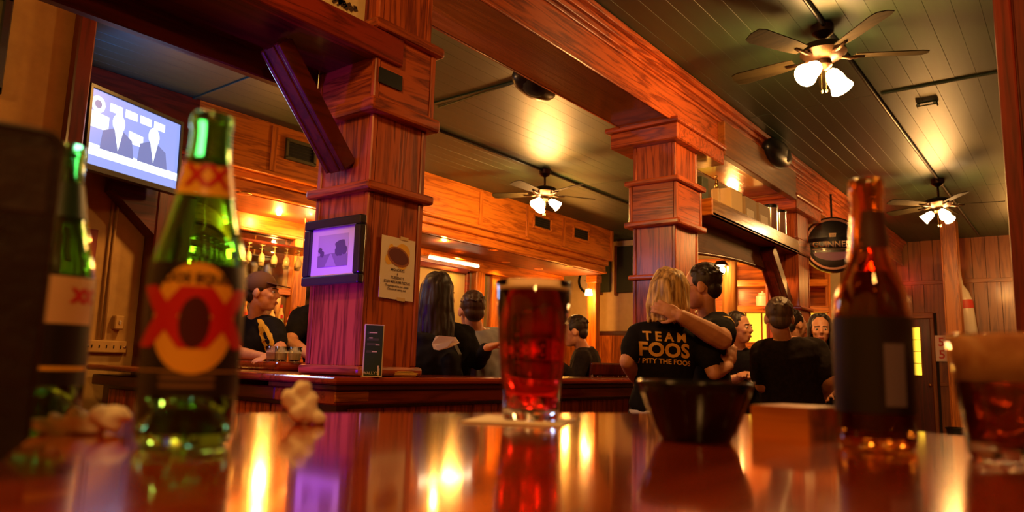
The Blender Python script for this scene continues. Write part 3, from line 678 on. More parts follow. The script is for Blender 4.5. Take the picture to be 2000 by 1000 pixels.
# conduit and outlets on the alcove wall
t = thing('surface_conduit', 'pair of tan conduits running down the alcove wall to an outlet strip', 'conduit', (XL, atX(210, 560, XL).y, 1.3)); o = t.location
for dx in (0, 9):
    a, b = atX(232 + dx, 380, XL + .012), atX(192 + dx, 662, XL + .012); MB().tube([a, V((a.x, b.y, b.z))] if False else [V((a.x, b.y, 2.3)), b], .009, 8).build('pipe', M_tan, t, True, off=o)
b = atX(205, 677, XL + .02); ob2 = (XL + .02, b.y, b.z)
st2 = thing('outlet_strip', 'long tan outlet strip low on the alcove wall', 'outlet', ob2); MB().box((0, 0, 0), (.045, .24, .075), None, .006).build('housing', M_tan, st2)
for k in range(5): MB().box((.024, -.085 + .042 * k, 0), (.003, .006, .018)).build('slot', M_black, st2)
for k in (-1, 1): MB().ell((.024, .108 * k, 0), (.004, .008, .008)).build('screw', M_chrome, st2, True)
b = atX(229, 630, XL + .02); st3 = thing('wall_switch', 'small tan switch box above the outlet strip', 'switch', (XL + .025, b.y, b.z)); MB().box((0, 0, 0), (.06, .055, .085), None, .006).build('housing', M_tan, st3); MB().box((.034, .0, .0), (.012, .010, .022), Matrix.Rotation(.4, 3, 'Y'), .002).build('toggle', M_white, st3)
b = atX(172, 478, XL + .01); t = thing('wall_notice', 'dark red notice on the tan alcove wall', 'sign', (XL + .006, b.y, b.z)); MB().box((0, 0, 0), (.006, .10, .20), None, .001).build('plate', mat('notice_red', (.22, .02, .015), .5), t); MB().box((.0035, 0, .0), (.002, .09, .18)).build('face', mat('notice_red_b', (.26, .03, .02), .5), t)
a = atX(6, 85, -3.95); t = thing('framed_picture', 'black framed picture at the upper left edge on the tan wall', 'picture', (-3.955, a.y - .15, a.z))
for c_, s2 in (((0, .15, 0), (.03, .04, .5)), ((0, -.15, 0), (.03, .04, .5)), ((0, 0, .23), (.03, .34, .04)), ((0, 0, -.23), (.03, .34, .04))): MB().box(c_, s2, None, .006).build('frame_bar', Mf, t)
MB().box((-.008, 0, 0), (.008, .28, .44)).build('print', mat('print_green', (.2, .24, .14), .6), t)

# ================================================================== CEILING FANS
def fan(loc, rz, label, drop=.12, nsh=3, up=1.0, brz=0):
    t = thing('ceiling_fan', label, 'fan', loc, 0, None)
    MB().lathe([(.001, .0), (.075, .0), (.07, -.05), (.03, -.085), (.001, -.09)], n=24).build('canopy', M_iron, t, 'auto')
    MB().tube([(0, 0, -.06), (0, 0, -.06 - drop)], .013, 10).build('downrod', M_iron, t, True)
    z = -.06 - drop
    MB().lathe([(.001, z + .01), (.06, z), (.14, z - .03), (.15, z - .075), (.11, z - .11), (.06, z - .125), (.001, z - .13)], n=32).build('motor_housing', M_iron, t, 'auto')
    for k in range(5):
        a = rz + 2 * math.pi * k / 5; m = Matrix.Rotation(a, 4, 'Z')
        b = MB(); pts = [(.20, -.05), (.30, -.062), (.60, -.075), (.645, -.06), (.66, 0), (.645, .06), (.60, .075), (.30, .062), (.20, .05)]
        til = Matrix.Rotation(R(12), 4, 'X')
        b.prism([m @ (til @ V((x, y, 0)) + V((0, 0, z - .095))) for x, y in pts], (0, 0, .007)); b.build('blade', wood('blade_wood', (.030, .022, .009), (.016, .011, .005), 'x', rough=.85, coat=0, spec=.08) if 'blade_wood' not in bpy.data.materials else bpy.data.materials['blade_wood'], t)
        MB().tube([m @ V((.10, 0, z - .10)), m @ V((.17, 0, z - .112)), m @ V((.26, 0, z - .098))], .012, 6).build('blade_arm', M_iron, t, True)
    zk = z - .13
    MB().lathe([(.001, zk + .01), (.05, zk), (.055, zk - .03), (.03, zk - .055), (.001, zk - .06)], n=20).build('light_kit', M_iron, t, 'auto')
    for k in range(nsh):
        a = brz + 2 * math.pi * k / nsh; d = V((math.cos(a), math.sin(a), -.75)).normalized()
        p = V((0, 0, zk - .035)) + V((math.cos(a), math.sin(a), 0)) * .05
        q = d.to_track_quat('Z', 'Y').to_matrix().to_4x4()
        kk = 1.25 if nsh == 2 else 1.0
        shd = MB().closed_lathe([(r_ * kk, z_ * kk) for r_, z_ in ((.022, .02), (.035, .035), (.045, .07), (.048, .11), (.062, .15), (.058, .15), (.044, .11), (.041, .07), (.031, .038), (.018, .024))], 20)
        bmesh.ops.transform(shd.bm, matrix=Matrix.Translation(p) @ q, verts=shd.bm.verts[:]); gs = shd.build('glass_shade', M_shade, t, True)
        bl = MB().ell((0, 0, .09), (.03, .03, .045)); bmesh.ops.transform(bl.bm, matrix=Matrix.Translation(p) @ q, verts=bl.bm.verts[:]); bl.build('bulb', M_bulb, gs, True)
        MB().tube([V((0, 0, zk - .03)), p + d * .03], .012, 8).build('shade_arm', M_iron, t, True)
    for dx in (.012, -.016):
        MB().tube([(dx, 0, zk - .05), (dx, 0, zk - .2)], .0018, 5).build('pull_chain', M_brass, t); MB().ell((dx, 0, zk - .21), (.008, .008, .012)).build('chain_knob', M_brass, t, True)
    lamp('POINT', (0, 0, zk - .24), 30 * up, WARM, .1, None, 'fan_lamp', None, t)
    return t
fan((-1.26, 4.97, H), .5, 'nearest ceiling fan, upper right, with two lit glass shades in view', .06, 2, 1.0, R(70))
fan((-5.0, 7.0, H), 1.0, 'ceiling fan with lit shades over the bar, left of the second column', .14, 3, 1.9, .4)
fan((-1.25, 9.82, H), .2, 'far ceiling fan with lit shades, behind the brown bottle', .16, 3, 1.0, 1.0)
p = atZ(1811, 202, H); t = thing('smoke_detector', 'small oblong detector on the ceiling between the right fans', 'detector', (p.x, p.y, H)); MB().box((0, 0, -.015), (.16, .08, .03), None, .008).build('cover', M_ceil, t); MB().box((0, -.042, -.015), (.10, .004, .014)).build('lit_edge', M_white, t)

# ================================================================== FAR RIGHT: door, number sign, post, near post
dr = thing('door', 'dark brown door with a narrow yellow window at the far wall', 'door', (-2.2, 14.26, 0)); o = dr.location
MB().span((-2.46, 14.22, 0), (-2.045, 14.27, 2.12), .006).build('door_leaf', W['dark_z'], dr, off=o)
wy = atY(1786, 690, 14.2)
MB().span((-2.34, 14.212, 1.16), (-2.20, 14.222, 1.97)).build('window_pane', glow('yellow_lit_glass', (1, .55, .03), 1.1), dr, off=o)
for zz in (1.36, 1.56, 1.76): MB().box((-2.27, 14.209, zz), (.14, .006, .012)).build('leading', M_brass, dr, off=o)
for xx in (-2.35, -2.19): MB().span((xx - .012, 14.20, 1.14), (xx + .012, 14.222, 1.99), .003).build('window_bead', W['brown_z'], dr, off=o)
MB().ell((-2.085, 14.185, 1.0), (.028, .03, .028)).build('knob', M_brass, dr, True, off=o)
MB().span((-2.045, 14.20, 0), (-1.985, 14.27, 2.2), .008).build('door_casing', W['brown_z'], dr, off=o)
MB().span((-2.5, 14.19, 2.12), (-1.985, 14.27, 2.22), .01).build('door_casing', W['brown_x'], dr, off=o)
q0, q1 = atY(1825, 655, 14.19), atY(1848, 706, 14.19)
t = thing('number_sign', 'white sign with red numbers beside the far door', 'sign', ((q0.x + q1.x) / 2 + .06, 14.22, (q0.z + q1.z) / 2)); o = t.location
MB().span((q0.x, 14.21, q1.z), (q1.x + .13, 14.22, q0.z), .002).build('plate', mat('sign_white', (.85, .74, .66), .5), t, off=o)
Mr = mat('sign_red', (.62, .06, .05), .5)
for s, f in (('5', .73), ('51', .25)): lettering(s, .20, (q0.x + .045, 14.206, q1.z + (q0.z - q1.z) * f), (1, 0, 0), (0, 0, 1), Mr, t, off=o, align='LEFT', bold=.004)
p0 = atY(1836, 450, 12.5).x; p1 = atY(1868, 450, 12.5).x
t = thing('wooden_post', 'square oak post near the far wall under the far fan', 'post', ((p0 + p1) / 2, 12.6, 0)); o = t.location
MB().span((p0 + .01, 12.5, 0), (p1 - .01, 12.7, H), .004).build('core', W['orange_z'], t, off=o)
for xx in (p0, p1): MB().span((xx - .02 if xx == p1 else xx, 12.48, 0), (xx if xx == p1 else xx + .02, 12.72, H), .005).build('corner_bead', W['orange_z'], t, off=o)
a = atY(1888, 600, 14.05)
t = thing('bottle_display', 'tall white bottle-shaped display leaning by the far wall', 'display', (a.x, a.y, a.z - .75)); t.rotation_euler = (0, R(-5), 0)
MB().lathe([(.001, 0), (.16, .0), (.165, .03), (.165, .85), (.13, 1.0), (.07, 1.12), (.06, 1.40), (.065, 1.42), (.001, 1.43)], n=24).build('bottle_body', mat('display_white', (.75, .68, .62), .3), t, 'auto')
MB().lathe([(.168, .72), (.168, .86)], n=24, cap=False).build('label_band', Mr, t, True); MB().lathe([(.068, 1.3), (.068, 1.42), (.001, 1.435)], n=20).build('cap', mat('display_green', (.35, .5, .4), .3), t, True)
a = atY(1867, 835, 12.2)
t = thing('waste_bin', 'small black bin on the floor by the far oak post', 'bin', (a.x + .05, 12.2, 0))
MB().lathe([(.001, 0), (.13, 0), (.17, .42), (.18, .43), (.16, .43), (.125, .02), (.001, .02)], n=20).build('bucket', M_black, t, 'auto'); MB().closed_lathe([(.165, .42), (.185, .42), (.185, .44), (.165, .44)], 20).build('rim', M_blackm, t)
e0 = atD(1946, 100, 1.9)
t = thing('near_post', 'dark red oak post close by on the right edge', 'post', (e0.x + .17, e0.y + .17, 0)); o = t.location
x0, y0 = e0.x, e0.y - .02
MB().span((x0 + .012, y0 + .012, 0), (x0 + .33, y0 + .33, H)).build('core', W['deep_z'], t, off=o)
for (a, b) in ((x0, y0), (x0 + .30, y0), (x0, y0 + .30), (x0 + .30, y0 + .30)): MB().span((a, b, 0), (a + .04, b + .04, H), .006, 2).build('corner_post', W['deep_z'], t, off=o)
for (a, b) in (((x0 + .045, y0 + .004, .2), (x0 + .295, y0 + .012, H)), ((x0 + .004, y0 + .045, .2), (x0 + .012, y0 + .295, H))): MB().span(a, b).build('panel', W['deep_z'], t, off=o)
MB().span((x0 - .02, y0 - .02, 0), (x0 + .36, y0 + .36, .2), .01).build('skirting', W['deep_x'], t, off=o)

# green panels and clock on the left part of the back wall
for px0, px1, lab in ((1172, 1190, 'narrow dark green hanging panel by the soffit end'), (1203, 1240, 'wide dark green hanging panel left of the second column')):
    a, b = atY(px0, 475, 11.7), atY(px1, 570, 11.7)
    t = thing('wall_panel', lab, 'panel', ((a.x + b.x) / 2, 11.74, (a.z + b.z) / 2)); o = t.location
    MB().span((a.x, 11.7, b.z), (b.x, 11.76, H - .12), .01).build('board', mat('panel_green', (.02, .03, .015), .6), t, off=o)
    MB().span((a.x - .03, 11.69, b.z - .05), (a.x + .02, 11.77, H - .1), .005).build('edge_strip', W['brown_z'], t, off=o)
a = atY(1150, 548, 11.72); t = thing('wall_clock', 'round wall clock on the cream back wall under the soffit end', 'clock', (a.x, 11.77, a.z))
rx = Matrix.Rotation(R(90), 4, 'X')
MB().lathe([(.001, .0), (.24, 0), (.25, .04), (.22, .045), (.21, .02), (.001, .02)], n=32, mtx=rx).build('case', M_blackm, t, 'auto'); MB().lathe([(.209, .022), (.001, .024)], n=32, mtx=rx).build('face', M_paper, t)
MB().box((0.03, -.028, .05), (.012, .004, .13), Matrix.Rotation(.6, 3, 'Y')).build('hand', M_black, t); MB().box((-.04, -.03, .0), (.15, .004, .01)).build('hand', M_black, t)
wains = MB().span((-8.0, 11.76, 0), (-2.87, 11.8, 1.75)).build('trim_3', W['orange_z']); struct(wains)
x = -7.9
while x < -3.0:
    MB().span((x + .004, 11.745, .1), (x + .216, 11.76, 1.72), .003).build('wall_board', W['orange_z'], wains); x += .22
MB().span((-8.0, 11.735, 1.72), (-2.87, 11.8, 1.80), .01).build('cap_rail', W['dark_x'], wains)
for px in (1155, 1166):
    pass
p = atY(1155, 560, 11.0); t = thing('wooden_post', 'golden oak post with a wall lamp in front of the round clock', 'post', (p.x + .06, 11.0, 0)); o = t.location
MB().span((p.x - .04, 10.93, 0), (p.x + .14, 11.07, 2.74), .008).build('core', W['orange_z'], t, off=o); MB().span((p.x - .06, 10.91, 2.6), (p.x + .16, 11.09, 2.74), .01).build('capital', W['orange_x'], t, off=o); MB().span((p.x - .06, 10.91, 0), (p.x + .16, 11.09, .2), .01).build('base', W['orange_x'], t, off=o)
p2 = atY(1148, 570, 10.85); t = thing('wall_lamp', 'lit lamp on the golden oak post under the soffit end', 'lamp', (p.x + .04, 10.85, atY(1150, 572, 10.85).z)); MB().lathe([(.03, -.05), (.07, -.04), (.05, .06), (.001, .07)], n=16).build('shade', glow('lamp_shade_lit', (1, .6, .2), 8), t, True); MB().tube([(0, 0, .05), (0, .08, .06)], .01, 6).build('arm', M_brass, t)
lamp('POINT', (0, -.1, -.1), 6, AMBER, .05, None, 'wall_lamp_light', None, t)
# alcove behind the couple: round post with a bulb, open shelves, lit window
q = atD(1425, 560, 8.3); t = thing('round_post', 'polished round wooden post with a lamp, behind the man with glasses', 'post', (q.x, q.y, 0))
MB().lathe([(.11, 0), (.11, .12), (.085, .15), (.085, 2.5), (.1, 2.53), (.1, 2.6), (.001, 2.6)], n=24).build('shaft', wood('post_polished', (.45, .20, .05), (.25, .09, .02), 'z', rough=.2, coat=.6), t, 'auto'); MB().lathe([(.001, 2.6), (.13, 2.6), (.14, 2.66), (.001, 2.68)], n=24).build('post_cap', W['dark_x'], t, 'auto')
q2 = atD(1408, 528, 8.1); t = thing('wall_lamp', 'bright lit lamp beside the head of the man with glasses', 'lamp', q2)
MB().ell((0, 0, 0), (.045, .045, .05)).build('globe', M_bulb, t, True); MB().lathe([(.03, .04), (.09, .05), (.05, .10), (.001, .11)], n=18).build('shade', M_iron, t, 'auto'); MB().tube([(0, 0, .1), (.03, .05, .12), (q.x - q2.x, q.y - q2.y, .12)], .01, 6).build('arm', M_brass, t)
lamp('POINT', (-.02, -.12, -.05), 9, AMBER, .06, None, 'wall_lamp_light', None, t)
a, b = atD(1443, 512, 10.6), atD(1502, 690, 10.6)
t = thing('display_shelf', 'orange oak shelf unit with a yellow lit cabinet, behind the standing couple', 'shelf', ((a.x + b.x) / 2, (a.y + b.y) / 2, 0), R(18)); 
wS = 1.0; zz0 = b.z
MB().span((-wS, .30, 0), (wS, .34, 2.75)).build('back_panel', W['orange_x'], t)
for xx in (-wS, -.26, .5, wS): MB().span((xx - .03, 0, 0), (xx + .03, .3, 2.75), .006).build('upright', W['orange_z'], t)
zA, zB2, zC = atD(1470, 600, 10.5).z, atD(1470, 548, 10.5).z, atD(1470, 672, 10.5).z
for z in (zA, zB2, zC, 2.75): MB().span((-wS, -.02, z - .07), (wS, .3, z + .03), .008).build('shelf_board', W['orange_x'], t)
MB().span((-wS, .18, zC + .03), (wS, .2, zA - .07)).build('lit_pane', glow('cabinet_yellow', (1, .50, .03), .8), t)
for k in range(9): MB().span((-wS + .22 * k - .012, .165, zC + .03), (-wS + .22 * k + .012, .185, zA - .07), .003).build('glazing_bar', W['orange_z'], t)
M_ww = mat('crockery_white', (.85, .78, .60), .3)
for i, (dx, rr_, hh) in enumerate(((.12, .09, .17), (.30, .10, .20), (.40, .07, .24))):
    w = t.matrix_basis if False else Matrix.Translation(t.location) @ Matrix.Rotation(R(18), 4, 'Z')
    p = w @ V((dx, .1, zA + .03)); j = thing('storage_jar', ['squat white jar on the orange shelf behind the couple', 'middle white jar on the orange shelf behind the couple', 'tallest white jar on the orange shelf behind the couple'][i], 'jar', p)
    MB().lathe([(.001, 0), (rr_, 0), (rr_ * 1.05, hh * .5), (rr_, hh * .85), (rr_ * .6, hh)], n=20).build('jar_body', M_ww, j, 'auto'); MB().lathe([(rr_ * .65, hh), (rr_ * .65, hh + .02), (.015, hh + .03), (.012, hh + .05), (.001, hh + .052)], n=16).build('lid', M_ww, j, 'auto')
lamp('POINT', t.location + V((-.1, -.5, 2.35)), 14, (1, .42, .1), .08, name='shelf_lamp')

# ================================================================== NEAR TABLE AND WHAT STANDS ON IT
ZT = 1.07
K = V((-.414, 1.08, 0)); du = V((-.465, -.884, 0)).normalized(); dv = V((.884, -.465, 0)).normalized()
tb = thing('bar_table', 'glossy red-brown wooden table top in the foreground', 'table', K + du * .9 + dv * .6)
o = tb.location; rotA = Matrix((dv, -du, V((0, 0, 1)))).transposed()
def onT(u, v, z=0): return K + du * u + dv * v + V((0, 0, z))
MB().box(onT(.95, .6, ZT - .02), (1.2, 1.9, .04), rotA, .006, 2).build('table_top', MT, tb, off=o)
kids(tb)[-1].data.name = 'table_top'
MB().box(onT(.95, .6, ZT - .075), (1.08, 1.78, .07), rotA, .004).build('apron', W['red_y'], tb, off=o)
for (u, v) in ((.12, .1), (1.78, .1), (.12, 1.1), (1.78, 1.1)): MB().box(onT(u, v, .5), (.07, .07, 1.0), rotA, .006).build('leg', W['red_z'], tb, off=o)

BP = [(.013, .230), (.0142, .229), (.0145, .222), (.0135, .218), (.0138, .205), (.0155, .193), (.0185, .175), (.0225, .157), (.0270, .138), (.0300, .122), (.0310, .108), (.0310, .012), (.0295, .004), (.026, .0)]
def prof_r(prof):
    pts = sorted([(z, r) for r, z in prof])
    def f(z):
        for (z0, r0), (z1, r1) in zip(pts, pts[1:]):
            if z0 <= z <= z1: return r0 + (r1 - r0) * (z - z0) / max(z1 - z0, 1e-6)
        return pts[0][1] if z < pts[0][0] else pts[-1][1]
    return f
def bottle(name, label, loc, prof, mg, th=.0022):
    t = thing(name, label, 'bottle', loc)
    inner = [(max(r - th, .002), z) for r, z in prof if z > .02] + [(.022, .010), (.001, .013)]
    outer = list(prof) + [(.001, .003)]
    loop = outer[::-1] + inner
    MB().closed_lathe(loop, 48).build('glass', mg, t, True)
    return t
def band(t, fr, z0, z1, m, nm, g=.0004, a0=None, a1=None, n=40, top=None, bot=None, steps=8):
    """a paper band following the bottle; a0..a1 an angular range; top/bot optional functions of the angle"""
    b = MB(); full = a0 is None
    if full: a0, a1 = 0, 2 * math.pi
    rows = []
    for j in range(steps + 1):
        row = []
        for i in range(n if full else n + 1):
            a = a0 + (a1 - a0) * i / n
            lo = bot(a) if bot else z0; hi = top(a) if top else z1
            z = lo + (hi - lo) * j / steps; r = fr(z) + g
            row.append(b.bm.verts.new((r * math.cos(a), r * math.sin(a), z)))
        rows.append(row)
    m_ = len(rows[0])
    for A, B in zip(rows, rows[1:]):
        for i in range(m_ if full else m_ - 1):
            b.bm.faces.new((A[i], A[(i + 1) % m_], B[(i + 1) % m_], B[i]))
    return b.build(nm, m, t, True)
Lk = mat('label_black', (.012, .010, .010), .35); Lg = mat('label_gold', (.95, .55, .05), .3); Lr = mat('label_red', (.62, .012, .012), .45); Lc = mat('label_cream', (.72, .50, .26), .55)
fr = prof_r(BP)
def face_ang(p): return math.atan2(EYE.y - p[1], EYE.x - p[0])
# near green bottle
P = atZ(357, 872, ZT); A = face_ang(P) 
t = bottle('beer_bottle', 'nearest green glass beer bottle with a black and gold label', (P.x, P.y, ZT), BP, M_greenglass)
band(t, fr, .034, .121, Lk, 'body_label')
def oval(nm, zc, hz, ha, m, g, am=A): band(t, fr, 0, 0, m, nm, g, am - ha, am + ha, 40, lambda a: zc + hz * math.sqrt(max(0, 1 - ((a - am) / ha) ** 2)), lambda a: zc - hz * math.sqrt(max(0, 1 - ((a - am) / ha) ** 2)))
oval('gold_oval', .0845, .036, .88, Lg, .0009); oval('dark_centre', .0815, .0165, .30, mat('label_dark_red', (.07, .008, .008), .4), .0016)
lettering('XX', .048, (0, 0, 0), (1, 0, 0), (0, 0, 1), Lr, t, warp=wrap(.0325, .083, A), bold=.0036, spacing=1.12)
lettering('DOS EQUIS', .0085, (0, 0, 0), (1, 0, 0), (0, 0, 1), Lk, t, warp=wrap(.0324, .110, A), bold=.0003)
band(t, fr, .050, .0505, Lg, 'gold_line', .0007)
for z in (.041, .046): band(t, fr, z - .0012, z + .0012, mat('label_text_grey', (.22, .13, .05), .5) if z == .041 else bpy.data.materials['label_text_grey'], 'gold_line', .0007, A - .6, A + .5)
band(t, fr, .1695, .199, Lg, 'neck_label', .0004, None, None, 40, lambda a: .197 - .006 * math.cos(a - A), lambda a: .172 - .004 * math.cos(a - A)); kids(t)[-1]
band(t, fr, 0, 0, Lk, 'neck_label_edge', .0006, None, None, 40, lambda a: .1975 - .006 * math.cos(a - A), lambda a: .1955 - .006 * math.cos(a - A), steps=2)
lettering('XX', .021, (0, 0, 0), (1, 0, 0), (0, 0, 1), Lr, t, warp=wrap(lambda z: fr(z) + .0011, .1815, A), bold=.0009)
# second green bottle, turned away
P = atZ(66, 837, ZT); A2 = face_ang(P)
t = bottle('beer_bottle', 'green glass beer bottle behind, turned to show its cream back label', (P.x, P.y, ZT), BP, M_greenglass)
band(t, fr, .034, .121, Lk, 'body_label'); band(t, fr, .082, .119, Lc, 'cream_label', .0008, A2 - 1.2, A2 + 1.2)
lettering('XX', .014, (0, 0, 0), (1, 0, 0), (0, 0, 1), Lr, t, warp=wrap(.0323, .104, A2 + .8), bold=.0012)
band(t, fr, .046, .049, Lg, 'gold_line', .0008, A2 - 1.2, A2 + 1.2)
band(t, fr, .168, .197, mat('label_back_green', (.01, .05, .02), .4), 'neck_label', .0004); band(t, fr, .176, .192, Lc, 'neck_patch', .0009, A2 - 1.5, A2 - .75)
# brown bottle
BP2 = [(.0128, .230), (.0142, .229), (.0145, .217), (.0134, .214), (.0140, .190), (.0165, .165), (.0190, .152), (.0245, .138), (.0292, .124), (.0312, .108), (.0312, .012), (.0295, .004), (.026, .0)]
P = atZ(1713, 876, ZT); A3 = face_ang(P); fr2 = prof_r(BP2)
t = bottle('beer_bottle', 'brown glass longneck beer bottle with a dark label', (P.x, P.y, ZT), BP2, M_brownglass)
MB().lathe([(.0285, .016), (.0285, .10), (.024, .128), (.0145, .148), (.001, .149)], n=32).build('beer', mat('dark_beer', (.10, .006, .004), .0, trans=.35, ior=1.34), t, True)
band(t, fr2, .03, .108, mat('label_brown_black', (.005, .003, .004), .4), 'body_label', .0005); band(t, fr2, .036, .086, mat('label_grey_blue', (.13, .11, .15), .5), 'grey_panel', .0009, A3 + .25, A3 + .80)
band(t, fr2, .168, .2, mat('neck_label_dark', (.05, .012, .008), .4), 'neck_label', .0005, A3 - .3, A3 + 1.6)
# pint glass
P = atZ(1036, 824, ZT); gh = .150; rb, rtp = .0298, .0425
t = thing('pint_glass', 'tall pint glass of dark red beer on a coaster', 'glass', (P.x, P.y, ZT + .0022))
MB().closed_lathe([(.001, .001), (rb - .002, .0), (rb, .002), (rb + (rtp - rb) * .5, gh * .5), (rtp, gh - .001), (rtp - .0012, gh), (rtp - .0024, gh - .001), (rb + (rtp - rb) * .5 - .0028, gh * .5), (rb - .0022, .013), (.001, .0115)], 64).build('glass', M_clear, t, True)
def rin(z): return rb + (rtp - rb) * z / gh - .0015
MB().lathe([(.001, .0125), (rin(.014) - .001, .013), (rin(.135), .138), (.001, .138)], n=64).build('beer', mat('red_beer', (.82, .016, .012), .0, trans=1.0, ior=1.34), t, 'auto')
MB().lathe([(.001, .1382), (rin(.138), .1382), (rin(.142) , .1415), (rin(.142) - .006, .1405), (.001, .1405)], n=64).build('foam', mat('beer_foam', (.80, .52, .28), .8), t, True)
t = thing('paper_coaster', 'white square paper coaster under the pint glass', 'coaster', (P.x, P.y, ZT)); t.rotation_euler = (0, 0, R(25))
MB().box((-.01, 0, .001), (.105, .105, .002), None, .0006).build('card', M_paper, t); MB().box((-.01, 0, .0021), (.095, .095, .0003)).build('embossed_face', M_paper, t)
# black bowl
P = atZ(1358, 861, ZT); 
t = thing('black_bowl', 'small shiny black sauce bowl in front of the couple', 'bowl', (P.x, P.y, ZT))
MB().closed_lathe([(.001, .0), (.030, .0), (.031, .003), (.034, .008), (.046, .040), (.0495, .049), (.0485, .051), (.0465, .050), (.043, .040), (.031, .012), (.001, .009)], 48).build('bowl_body', mat('black_melamine', (.004, .003, .004), .16, spec=.35), t, True)
for k in range(14):
    a = 2 * math.pi * k / 14; MB().cap((.0335 * math.cos(a), .0335 * math.sin(a), .009), (.0455 * math.cos(a), .0455 * math.sin(a), .041), .0016, .0022, 6, 2).build('flute', bpy.data.materials['black_melamine'], t, True)
# wooden box
pB, pA, pC = atZ(1467, 851, ZT), atZ(1580, 860, ZT), atZ(1646, 852, ZT)
t = thing('wooden_block', 'small low wooden block on the table between bowl and brown bottle', 'block', pA)
e1, e2 = pB - pA, pC - pA; e2 = e2 * (.07 / e2.length)
MB().prism([V(), e1, e1 + e2, e2], (0, 0, .0285)).build('block_body', W['orange_x'], t); MB().prism([V((0, 0, .0285)) + e1 * .03 + e2 * .03, V((0, 0, .0285)) + e1 * .97 + e2 * .03, V((0, 0, .0285)) + e1 * .97 + e2 * .97, V((0, 0, .0285)) + e1 * .03 + e2 * .97], (0, 0, .0006)).build('top_face', W['orange_x'], t)
# rocks glass
P = atZ(2000, 900, ZT); rb, rtp, gh = .036, .0475, .094
t = thing('rocks_glass', 'short tumbler of iced amber drink at the right edge', 'glass', (P.x, P.y, ZT))
MB().closed_lathe([(.001, .001), (rb - .003, .0), (rb, .003), (rtp, gh - .001), (rtp - .0014, gh), (rtp - .0028, gh - .001), (rb - .002, .014), (.001, .012)], 56).build('glass', M_clear, t, True)
def rin2(z): return rb + (rtp - rb) * z / gh - .0018
MB().lathe([(.001, .0130), (rin2(.015) - .001, .0135), (rin2(.058), .058), (.001, .058)], n=48).build('drink', mat('red_drink', (.55, .05, .012), .05, trans=.9, ior=1.34), t, 'auto')
MB().lathe([(.001, .0582), (rin2(.058), .0582), (rin2(.09), .09), (rin2(.09) - .004, .0905), (.001, .0895)], n=48).build('foam', mottled('drink_foam', (.42, .14, .035), (.62, .28, .09), 60, .7), t, True)
for k in range(5):
    a = k * 1.256 + .3; MB().box((.018 * math.cos(a), .018 * math.sin(a), .03 + .008 * (k % 2)), (.018, .017, .019), Matrix.Rotation(a, 3, 'Z') @ Matrix.Rotation(.4 * k, 3, 'X'), .003, 2).build('ice_cube', glass('ice', (.9, .9, .95), .08, 1.31) if 'ice' not in bpy.data.materials else bpy.data.materials['ice'], t, True)
# leather folder
P = atZ(-192, 905, ZT); P.z = ZT
t = thing('leather_folder', 'upright black leather folder with a rounded corner at the left edge', 'folder', (P.x, P.y, ZT), face_ang(P) + R(90))
hw, hh, rc = .055, .190, .012
pts = [(-hw, 0, .012), (-hw + .012, 0, 0), (hw - .012, 0, 0), (hw, 0, .012)] + [(hw - rc + rc * math.cos(a), 0, hh - rc + rc * math.sin(a)) for a in [k * math.pi / 12 for k in range(7)]] + [(-hw + rc - rc * math.sin(a), 0, hh - rc + rc * math.cos(a)) for a in [k * math.pi / 12 for k in range(7)]]
wd = .016
hwx = (lambda p, y: V((p[0], y, p[2])))
MB().prism([hwx(p, -wd / 2) for p in pts], (0, wd, 0)).build('cover', M_blackleather, t)
for s in (-1, 1):
    MB().tube([V((p[0] * .97, s * (wd / 2 + .0006), p[2] * .985 + .001)) for p in pts[3:] + pts[:1]], .0011, 6).build('stitched_edge', M_leather_edge, t, True)
MB().span((-hw * .9, -wd / 2 - .0008, hh * .72), (hw * .93, wd / 2 + .0008, hh * .955), .003).build('top_panel', M_leather_edge, t)  # lighter panel paints the light on the folder's upper part
# crumpled napkins
def napkin(px, py, lab, blobs, seed):
    P = atZ(px, py, ZT); t = thing('crumpled_napkin', lab, 'napkin', (P.x, P.y, ZT), YAW)
    b = MB()
    for c, r in blobs: b.ell(c, r, Matrix.Rotation(random.random(), 3, 'Y'), 24, 16)
    me = finish(b, .0016, 9, ''); rnd = random.Random(seed)
    from mathutils import noise
    displace(me, lambda c: (.0028 * abs(noise.noise(c * 60 + V((seed, 0, 0)))) * 2 - .002 + .0006 * noise.noise(c * 150 + V((0, seed, 0)))) if c.z > .0015 else 0)
    for v in me.vertices: v.co.z = max(v.co.z, .0002)
    me.materials.append(mat('napkin_tissue', (.88, .76, .58), .85, sss=.0) if 'napkin_tissue' not in bpy.data.materials else bpy.data.materials['napkin_tissue'])
    o = bpy.data.objects.new('tissue', me); COL.objects.link(o); o.parent = t
def finish(b, voxel, sm=3, nm='x'):
    me = bpy.data.meshes.new('tmp'); bmesh.ops.recalc_face_normals(b.bm, faces=b.bm.faces[:]); b.bm.to_mesh(me); b.bm.free()
    o = bpy.data.objects.new('tmp', me); TMP.collection.objects.link(o)
    m = o.modifiers.new('r', 'REMESH'); m.mode = 'VOXEL'; m.voxel_size = voxel; m.use_smooth_shade = True
    if sm: s = o.modifiers.new('s', 'SMOOTH'); s.factor = .5; s.iterations = sm
    r = evaluated_mesh(o); r.name = nm or 'mesh'
    bpy.data.objects.remove(o); bpy.data.meshes.remove(me)
    for p in r.polygons: p.use_smooth = True
    return r
napkin(163, 847, 'flat crumpled white napkin beside the nearest green bottle', [((-.026, 0, .0035), (.020, .013, .0035)), ((.0, .0, .008), (.017, .013, .008)), ((.017, -.002, .012), (.014, .011, .009)), ((.026, 0, .015), (.010, .009, .007)), ((-.012, .005, .005), (.02, .013, .004))], 3)
